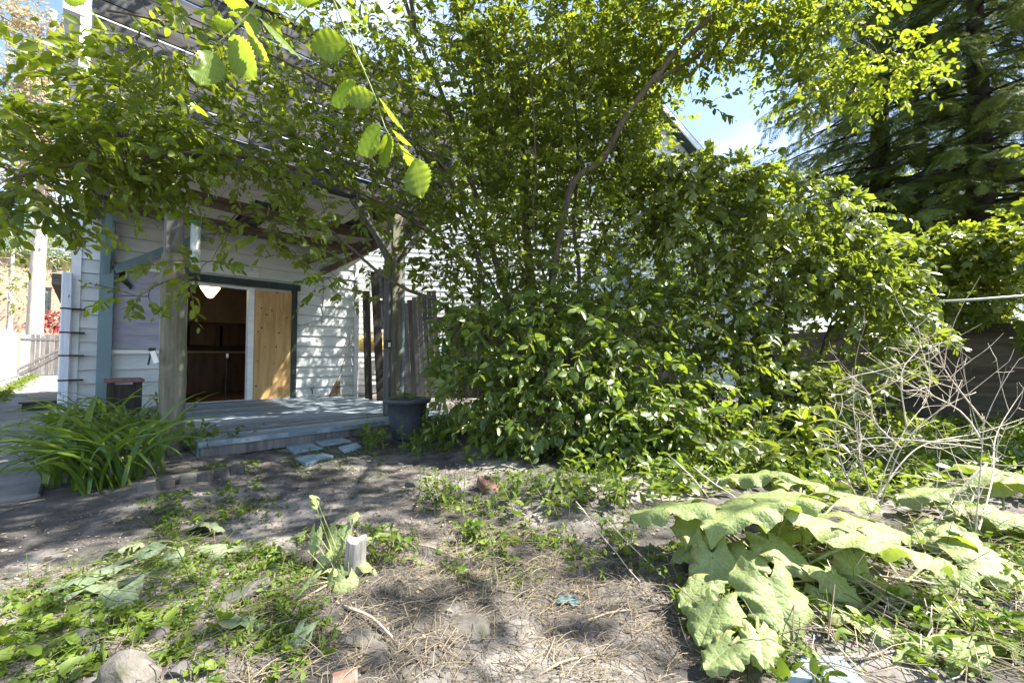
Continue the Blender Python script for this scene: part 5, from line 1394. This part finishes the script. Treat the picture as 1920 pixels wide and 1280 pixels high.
far_tree('sunlit_far_tree', 'sunlit pale green tree glimpsed between the spruce trunks', gb2, [PX((1790, 690, 19), (1790, 480, 19), (1780, 330, 19))], .2, [(1760, 380, 19, 110, 60, 1.5, 150), (1890, 360, 19, 80, 70, 1.5, 90), (1640, 420, 19, 90, 50, 1.5, 90), (1790, 300, 20, 70, 40, 1.5, 60)], M['fargreen'], M['darkbark'], .2)
gb3 = Vector((2.5, 21, 0))
far_tree('garden_tree', 'dim green tree filling the gap behind the creeper mound', gb3, [[(2.5, 21, 0), (2.6, 21, 3), (2.5, 21, 5)]], .2, [('w', 6.5, 19, 2.8, 3.5, 1.5, 2.6, 200), ('w', 12, 18.5, 2.4, 3.5, 1.5, 2.4, 200)], M['fargreen'], M['darkbark'], .2)

# ------------------------------------------------------------------ dead shrub and dry stalks
def dead_bush(name, label, stems, r0, nsub):
    base = Vector(stems[0][0]); base.z = gz(base.x, base.y)
    r_ = empty(name, base, 0, label, 'shrub')
    o = np.array(base)
    for st_ in stems:
        q = resample(st_, .05)
        MB().tube(q - o, list(np.linspace(r0, r0 * .35, len(q))), 6).build('stem', M['deadtwig'], r_, True)
        lines, rads = [], []
        for k in range(nsub):
            i = rng.integers(len(q) // 4, len(q) - 1)
            d = q[min(i + 1, len(q) - 1)] - q[i - 1]; d /= np.linalg.norm(d)
            v = d * .5 + rng.normal(0, .6, 3) * [1, .5, .7] + [0, 0, .15]
            L = rng.uniform(.08, .34)
            u = np.linspace(0, 1, 5)[:, None]
            ln = q[i] + v * L * u + rng.normal(0, .05, 3) * L * 4 * u * (1 - u)
            lines.append(ln); rads.append(np.linspace(r0 * .45, r0 * .22, 5))
            for _ in range(2):
                p0 = ln[rng.integers(2, 5)]; v2 = v * .5 + rng.normal(0, .6, 3)
                lines.append(np.array([p0, p0 + v2 * .04, p0 + v2 * .09 + [0, 0, .01]])); rads.append(np.array([r0 * .3, r0 * .25, r0 * .2]))
        tag(link('twigs', tubes_mesh('twigs', lines, rads, M['deadtwig'], 4, o), r_), kind='stuff')
dead_bush('dead_shrub', 'bare bleached twiggy shrub standing in front of the board fence', [
    PX((1632, 985, 2.6), (1660, 880, 2.65), (1700, 800, 2.7), (1740, 740, 2.75), (1740, 640, 2.8)), PX((1640, 980, 2.6), (1690, 840, 2.6), (1760, 770, 2.6), (1830, 735, 2.6)), PX((1650, 980, 2.65), (1620, 880, 2.7), (1600, 760, 2.75), (1610, 690, 2.75)),
    PX((1640, 985, 2.6), (1590, 900, 2.6), (1565, 810, 2.55), (1580, 770, 2.5)), PX((1640, 940, 2.6), (1720, 840, 2.75), (1840, 810, 2.9), (1930, 780, 3.0)), PX((1700, 800, 2.7), (1690, 700, 2.75), (1725, 650, 2.8), (1720, 610, 2.8)), PX((1690, 840, 2.6), (1640, 790, 2.6), (1630, 740, 2.6), (1590, 700, 2.6))], .0048, 10)
dead_bush('dead_shrub', 'second bare twiggy stem group nearer the right edge', [
    PX((1822, 1100, 2.0), (1832, 960, 2.05), (1842, 830, 2.1), (1845, 780, 2.1)), PX((1830, 1010, 2.05), (1860, 900, 2.2), (1870, 810, 2.4), (1930, 715, 2.5)), PX((1842, 830, 2.1), (1800, 770, 2.2), (1700, 720, 2.3), (1620, 690, 2.4)), PX((1842, 840, 2.1), (1760, 830, 2.2), (1640, 820, 2.3), (1560, 840, 2.3)),
    PX((1845, 790, 2.1), (1770, 690, 2.2), (1760, 640, 2.2)), PX((1850, 870, 2.1), (1790, 930, 2.1), (1760, 980, 2.1))], .0045, 10)
STALKS = ['longest dry stalk, running down to the lower right corner', 'dry stalk just left of the longest one, ending above the bottom edge', 'dry stalk slanting right from under the widest burdock leaf', 'nearly level dry stalk under the rightmost big burdock leaf', 'level pale stalk crossing the middle of the burdock bed', 'dry stalk rising right from the drooping lower burdock leaf', 'level dry stalk lying behind the hanging leaves, left part of the bed', 'dry stalk leaning down right behind the upper burdock leaves', 'short stalk leaning at the shrub foot, left of the upper burdock leaves', 'left one of two pale stalks lying on the soil left of the burdock', 'right one of two pale stalks lying on the soil left of the burdock', 'long level stalk just right of the pale blue board', 'stalk lying across the back of the pale blue board', 'dry stalk running off the right edge near the bottom', 'upper dry stalk running off the right edge below the bare shrub', 'steep stalk reaching the bottom edge in the middle of the right corner', 'steep stalk reaching the bottom edge beside the pale blue board', 'level stalk low at the right, above the grass', 'short slanting stalk in the middle of the dry heap', 'slanting stalk below the bare twiggy shrub', 'steepest stalk near the right edge', 'steep stalk left of the steepest one at the right edge', 'gently sloping stalk under the second burdock']
def stalk(a, b, r, lab, sag=0.0):
    a, b = Vector(a), Vector(b)
    m_ = (a + b) / 2 + Vector((random.uniform(-.02, .02), random.uniform(-.02, .02), -sag))
    q = resample([Vector((0, 0, 0)), m_ - a, b - a], .08); q[1:-1] += rng.normal(0, .0025, q[1:-1].shape)
    bb = MB().tube(q, list(np.linspace(r, r * .6, len(q))), 6)
    for _ in range(3):
        i = rng.integers(1, len(q) - 1); v = rng.normal(0, 1, 3); v[2] = abs(v[2])
        bb.tube([q[i], q[i] + v * .02, q[i] + v * .045], [r * .6, r * .5, r * .35], 4)
    o = bb.build('dry_stalk', M['deadtwig'], None, True); o.location = a
    return tag(o, lab, 'stalk', 'dry stalks over the burdock bed')
for (x0, y0, Y0, x1, y1, Y1) in ((1500, 1020, 1.9, 1890, 1260, 1.35), (1540, 1040, 1.85, 1790, 1220, 1.4), (1430, 1010, 1.95, 1640, 1150, 1.55), (1560, 1085, 1.75, 1800, 1150, 1.6), (1480, 1090, 1.7, 1700, 1085, 1.75), (1440, 1135, 1.62, 1640, 1095, 1.7),
                                 (1230, 1040, 2.0, 1470, 1025, 1.95), (1300, 875, 2.6, 1450, 985, 2.2), (1250, 850, 2.7, 1330, 935, 2.4), (1080, 940, 2.3, 1200, 1090, 1.8), (1130, 965, 2.2, 1260, 1095, 1.8), (1590, 1235, 1.35, 1860, 1215, 1.4), (1480, 1225, 1.36, 1640, 1235, 1.36), (1690, 1120, 1.65, 1920, 1250, 1.4),
                                 (1760, 1060, 1.8, 1920, 1170, 1.55), (1640, 1170, 1.5, 1760, 1280, 1.28), (1540, 1160, 1.5, 1620, 1280, 1.28), (1700, 1170, 1.5, 1900, 1180, 1.5), (1640, 1130, 1.6, 1760, 1200, 1.45), (1580, 1000, 2.1, 1690, 1130, 1.7), (1860, 1120, 1.7, 1900, 1280, 1.3), (1800, 1120, 1.7, 1840, 1260, 1.33), (1650, 1080, 1.75, 1860, 1130, 1.65)):
    a, b = at(x0, y0, Y0), at(x1, y1, Y1)
    for v in (a, b):
        v.z = max(v.z, gz(v.x, v.y) + .01)
    stalk(a, b, random.uniform(.003, .0055), STALKS.pop(0))
def stick(px0, py0, px1, py1, r, label):
    a, b = gpt(px0, py0, r), gpt(px1, py1, r)
    q = resample([Vector((0, 0, 0)), (b - a) / 2 + Vector((.01, .012, .006)), b - a], .04)
    o = MB().tube(q, list(np.linspace(r, r * .6, len(q))), 6).build('stick', M['straw'], None, True); o.location = a
    tag(o, label, 'stick')
stick(645, 1140, 735, 1198, .007, 'thick brown stick pointing down right below the split log')
stick(1000, 1275, 1085, 1235, .005, 'dark stick at the bottom edge below the teal cloth')
stick(1090, 1170, 1185, 1145, .005, 'pale stick lying right of the teal cloth')
stick(770, 1020, 850, 1045, .004, 'thin stick in the middle of the soil above the slab')
stick(1060, 930, 900, 945, .006, 'grey branch on the ground among the nettles')
stick(560, 1130, 640, 1085, .005, 'short brown stick left of the split log')

# ------------------------------------------------------------------ ground cover, litter, straw, pebbles
def area_pts(poly, n, jitter=0.0):
    q = np.array([tuple(gpt(*p))[:2] for p in poly])
    lo_, hi_ = q.min(0), q.max(0)
    out = []
    while sum(len(o) for o in out) < n:
        p = rng.uniform(lo_, hi_, (n * 3, 2))
        ins = np.zeros(len(p), bool)
        for i in range(len(q)):
            a, b = q[i], q[(i + 1) % len(q)]
            c = ((a[1] > p[:, 1]) != (b[1] > p[:, 1])) & (p[:, 0] < (b[0] - a[0]) * (p[:, 1] - a[1]) / (b[1] - a[1] + 1e-12) + a[0])
            ins ^= c
        out.append(p[ins])
    p = np.concatenate(out)[:n] + rng.normal(0, jitter, (n, 2))
    return np.column_stack([p, gz_np(p[:, 0], p[:, 1])])
def clumpy(P, f, thr):
    v = np.sin(P[:, 0] * f + 1.3) * np.cos(P[:, 1] * f * 1.1 + .4) + .6 * np.sin(P[:, 0] * f * 2.3 + P[:, 1] * f * 1.9) + rng.normal(0, .35, len(P))
    return P[v > thr]
def cover(name, label, polys, h, ll, K, mat, T, thr=-9, f=6.0, singles=0, droop=.3):
    P = np.concatenate([clumpy(area_pts(p, n, .03), f, thr) for p, n in polys])
    A = np.stack([rng.normal(0, .7, len(P)), rng.normal(0, .7, len(P)), np.ones(len(P))], -1)
    B, Fr, S, tw = sprays(P, A, rng.uniform(.4, 1.1, len(P)) * h, K, ll, droop, spread=1.0)
    B[:, 2] = np.maximum(B[:, 2], gz_np(B[:, 0], B[:, 1]) + .008)
    o = link(name, scatter_mesh(name, T, B, Fr, S, rng.random(len(B)), mat))
    tag(o, label, 'weeds', kind='stuff')
cover('weeds', 'low leafy weeds covering the soil at the lower left', [([(-120, 1290), (-60, 1140), (130, 1075), (330, 1010), (520, 1025), (590, 1100), (480, 1200), (380, 1290)], 560)], .07, .032, 6, M['weed'], ELM_T + NARROW_T, -0.7)
cover('broad_weeds', 'larger rounded weed leaves at the bottom left corner', [([(0, 1290), (0, 1170), (180, 1120), (460, 1180), (420, 1290)], 70)], .10, .048, 5, M['weed'], [leaf_template(.36, .16, .25, .3), leaf_template(.30, .10, .1, .25)], -.5)
cover('weed_patches', 'scattered low green weeds on the soil path', [([(260, 935), (480, 900), (540, 960), (300, 1000)], 260), ([(360, 870), (500, 860), (500, 880), (350, 900)], 130), ([(520, 845), (700, 840), (720, 880), (520, 890)], 150), ([(780, 900), (1180, 880), (1230, 1010), (1000, 1040), (830, 1000)], 560), ([(480, 1000), (780, 985), (800, 1060), (520, 1100)], 160), ([(440, 1150), (640, 1170), (560, 1280), (400, 1270)], 150), ([(1000, 1010), (1180, 1030), (1170, 1070), (980, 1080)], 90), ([(860, 1010), (1100, 1010), (1050, 1060), (850, 1080)], 120)], .06, .030, 6, M['weed'], ELM_T + NARROW_T, -0.1, 7)
cover('moss', 'tiny mossy greenery between the soil patches', [([(230, 960), (480, 930), (520, 980), (250, 1010)], 700), ([(440, 1040), (620, 1060), (560, 1160), (420, 1130)], 700), ([(840, 1000), (1050, 1010), (1000, 1120), (820, 1090)], 500), ([(540, 870), (700, 850), (740, 900), (560, 900)], 300)], .025, .014, 5, M['moss'], ELM_T, -.2, 9)
cover('undergrowth', 'dark undergrowth below the shrub and behind the plant pot', [([(790, 860), (1250, 905), (1300, 800), (1100, 770), (850, 770)], 620), ([(1200, 960), (1500, 900), (1600, 830), (1300, 820)], 420), ([(1480, 960), (2050, 930), (2050, 770), (1480, 830)], 1500)], .34, .085, 7, M['shrub'], ELM_T + NARROW_T, -.6, 4)
cover('burdock_bed_weeds', 'small weeds growing through the dry stalks at the lower right', [([(1220, 1060), (1500, 1000), (1950, 1000), (1950, 1290), (1450, 1290), (1300, 1200)], 760)], .12, .05, 6, M['weed'], ELM_T + NARROW_T, -.2, 6)
cover('lane_weeds', 'weeds along the foot of the bleached lane fence', [([(-60, 760), (0, 735), (65, 703), (72, 706), (20, 742), (-40, 790)], 260)], .28, .11, 6, M['fargreen'], NARROW_T, -9)
yard = [(-100, 1300), (-60, 1000), (130, 960), (300, 920), (500, 870), (720, 840), (950, 870), (1200, 930), (1350, 1080), (1500, 1300)]
lit = area_pts(yard, 9000)
ax_ = rng.normal(0, 1, (len(lit), 3)) * [1, 1, .12]
lit[:, 2] += .006
tag(link('leaf_litter', scatter_mesh('leaf_litter', ELM_T + NARROW_T, lit, frames(ax_, np.array([0, 0, 1.0]) + rng.normal(0, .3, lit.shape)), rng.uniform(.005, .012, len(lit)) + .022 * rng.random(len(lit)) ** 4, rng.random(len(lit)) ** 2.2, M['litter'])), 'dry leaf scraps littering the soil', 'leaf litter', kind='stuff')
strawT = []
for c in (.05, -.08, .12):
    v = []
    for i in range(4):
        u = i / 3
        v += [(u, -.011, c * math.sin(math.pi * u)), (u, .011, c * math.sin(math.pi * u)), (u, 0, c * math.sin(math.pi * u) + .010)]
    f_ = []
    for i in range(3):
        a = i * 3
        for (p, q) in ((0, 1), (1, 2), (2, 0)):
            f_ += [(a + p, a + q, a + 3 + q), (a + p, a + 3 + q, a + 3 + p)]
    strawT.append((np.array(v), np.array(f_)))
def straw(name, label, polys, ln, lift, tp=1.0, mat='litter', cat='dry grass'):
    P = np.concatenate([area_pts(p, n) for p, n in polys])
    P[:, 2] += rng.random(len(P)) * lift + .003
    a = rng.normal(0, 1, P.shape) * [1, 1, .10 + lift * 2] + [.5, -.3, 0]
    tag(link(name, scatter_mesh(name, strawT, P, frames(a, np.array([0, 0, 1.0]) + rng.normal(0, .2, P.shape)), rng.uniform(ln[0], ln[1], len(P)), rng.random(len(P)) ** tp, M[mat])), label, cat, kind='stuff')
straw('dry_grass', 'dry grass stems strewn over the foreground soil', [([(440, 1300), (430, 1130), (620, 1040), (900, 980), (1180, 1020), (1320, 1120), (1480, 1300)], 5200), ([(-60, 1290), (0, 1100), (330, 1000), (520, 1030), (430, 1290)], 1300), ([(640, 960), (800, 930), (1000, 980), (900, 1020), (660, 1000)], 420)], (.03, .12), .012)
straw('dry_stem_heap', 'tangle of thin dry stems under the burdock leaves', [([(1250, 1090), (1450, 1000), (1950, 960), (2000, 1300), (1500, 1300), (1380, 1230)], 900)], (.08, .26), .05, .6)
straw('grass_blades', 'thin green grass blades among the weeds', [([(-60, 1290), (0, 1100), (330, 1000), (520, 1030), (560, 1150), (430, 1290)], 900), ([(1230, 1070), (1500, 1000), (1950, 1000), (1950, 1290), (1400, 1270)], 700), ([(790, 900), (1180, 880), (1230, 1010), (830, 1000)], 500)], (.05, .15), .05, .8, 'weed', 'grass')
def pebT():
    import bmesh
    out = []
    for s_ in range(3):
        bm = bmesh.new(); bmesh.ops.create_icosphere(bm, subdivisions=1, radius=1)
        r2 = random.Random(s_)
        v = np.array([tuple(x.co * r2.uniform(.75, 1.1)) for x in bm.verts]) * [1, .8, .55]
        f_ = np.array([[q.index for q in x.verts] for x in bm.faces]); bm.free()
        out.append((v, f_))
    return out
pb = area_pts(yard, 2600)
tag(link('soil_crumbs', scatter_mesh('soil_crumbs', pebT(), pb, frames(rng.normal(0, 1, pb.shape) * [1, 1, .1], np.array([[0, 0, 1.0]]).repeat(len(pb), 0)), rng.uniform(.003, .009, len(pb)) * (1 + (rng.random(len(pb)) > .98) * 1.2), rng.random(len(pb)), M['crumb'])), 'crumbs of soil and pebbles on the path', 'pebbles', kind='stuff')

# ------------------------------------------------------------------ elm twigs hanging close to the camera
def serrated(seed, bite=None, curl=.15):
    """one elm leaf: toothed edge, ribs, an optional bite; x along, unit length"""
    r2 = random.Random(seed)
    nu, nv = 22, 6
    V, Fc, UV = [], [], []
    for i in range(nu + 1):
        u = i / nu
        prof = .36 * (math.sin(math.pi * u ** .88)) ** .72 if 0 < u < 1 else 0.0
        if u > .82: prof *= 1 - .35 * ((u - .82) / .18)
        for j in range(nv + 1):
            v = -1 + 2 * j / nv
            e = abs(v)
            w = prof * (1 + (.085 * (1 if i % 2 else -1) if e > .95 else 0))
            if bite and (v > 0) == (bite[0] > 0) and abs(u - bite[1]) < bite[2]:
                w *= 1 - bite[3] * math.cos((u - bite[1]) / bite[2] * math.pi / 2)
            x = u + .10 * e * (1 - u) * prof * 3
            z = .05 * e - curl * u * u - .12 * e * e * prof * 3 + .011 * (1 if (i // 2) % 2 else -1) * e * (1 - e * .3)
            V.append((x, v * w, z)); UV.append((u, v, 0))
    k = nv + 1
    for i in range(nu):
        for j in range(nv):
            a = i * k + j
            Fc += [(a, a + k, a + k + 1), (a, a + k + 1, a + 1)]
    return np.array(V), np.array(Fc), np.array(UV)
def near_twig(label, pts, leaves, r):
    q = PX(*pts)
    r_ = empty('elm_twig', Vector(q[0]), 0, label, 'twig', 'elm twigs hanging close to the camera')
    o = np.array(q[0]); qq = resample(q, .02)
    MB().tube(qq - o, list(np.linspace(r, r * .5, len(qq))), 7).build('stem', M['stalk'], r_, True)
    for k, (bx, by, tx, ty, Y, dY, roll, bite, curl) in enumerate(leaves):
        p0, p1 = np.array(at(bx, by, Y)), np.array(at(tx, ty, Y + dY))
        ax = p1 - p0; L = np.linalg.norm(ax)
        cam_v = norm(np.array([0, 0, CAM_H]) - p0)
        nrm = norm(-cam_v * 1.0 + np.array([0, 0, .55]) + .55 * np.array(SUN))                      # the underside faces down to the camera
        f_ = frames(ax[None], nrm[None])[0]
        v, fc, uv = serrated(k + int(bx), bite, curl)
        me = np_mesh('leaf', v, fc, M['elmnear'], np.full(len(v), random.uniform(.3, 1)), True, uv)
        m4 = np.eye(4); m4[:3, :3] = f_ * L; m4[:3, 3] = p0 - o
        link('leaf', me, r_, Matrix(m4.tolist()) @ Matrix.Rotation(R(roll), 4, 'X'))
        d = qq[np.argmin(((qq - p0) ** 2).sum(1))]
        MB().tube([d - o, p0 + ax * .02 - o], r * .5, 5).build('leaf_stalk', M['stalk'], r_)
near_twig('twig of large bright serrated elm leaves at the upper left, top leaf bitten', [(492, -40, .80), (480, 5, .79), (450, 45, .78), (410, 80, .77), (392, 100, .77)],
          [(400, 95, 372, 165, .77, -.02, 12, (1, .45, .3, .75), .1), (428, 66, 488, 152, .77, .02, -10, None, .12), (455, 40, 515, 112, .78, .03, 25, (-1, .45, .25, .5), .2), (442, 50, 395, 32, .78, -.03, 20, (1, .5, .3, .6), .15), (470, 20, 405, -30, .79, -.02, -15, None, .1), (480, 30, 572, 98, .8, .06, 62, None, .2), (462, 20, 478, 70, .79, .02, -40, None, .2), (488, -10, 560, -30, .8, .02, 20, None, .1)], .0022)
near_twig('twig of large bright serrated elm leaves hanging above the porch', [(600, -60, .95), (625, 0, .92), (650, 60, .9), (672, 110, .88), (690, 150, .87), (708, 195, .86), (722, 240, .85), (745, 275, .84), (775, 295, .83)],
          [(655, 80, 580, 88, .89, -.02, 20, None, .25), (655, 80, 690, 125, .89, .03, 55, None, .2), (668, 155, 612, 190, .87, -.03, -18, None, .15), (705, 182, 650, 188, .86, 0, 45, None, .2), (710, 185, 766, 238, .86, .04, 50, None, .2), (716, 238, 664, 286, .85, -.03, -15, None, .1), (722, 248, 735, 318, .85, 0, 15, (1, .5, .2, .3), .2), (745, 272, 800, 318, .84, .02, 30, None, .2), (778, 296, 795, 374, .83, .0, -8, None, .12), (735, 245, 775, 268, .84, .02, 40, None, .2), (600, 10, 545, -30, .93, -.02, 20, None, .2), (628, 0, 700, 40, .92, .05, 60, None, .3)], .0022)

near_twig('single serrated elm leaf on a thin twig at the far upper left', [(150, -50, 1.0), (160, 0, 1.0), (168, 20, 1.0)], [(172, 22, 203, 52, 1.0, 0, 15, None, .1), (160, 0, 110, -20, 1.0, 0, 30, None, .1)], .002)
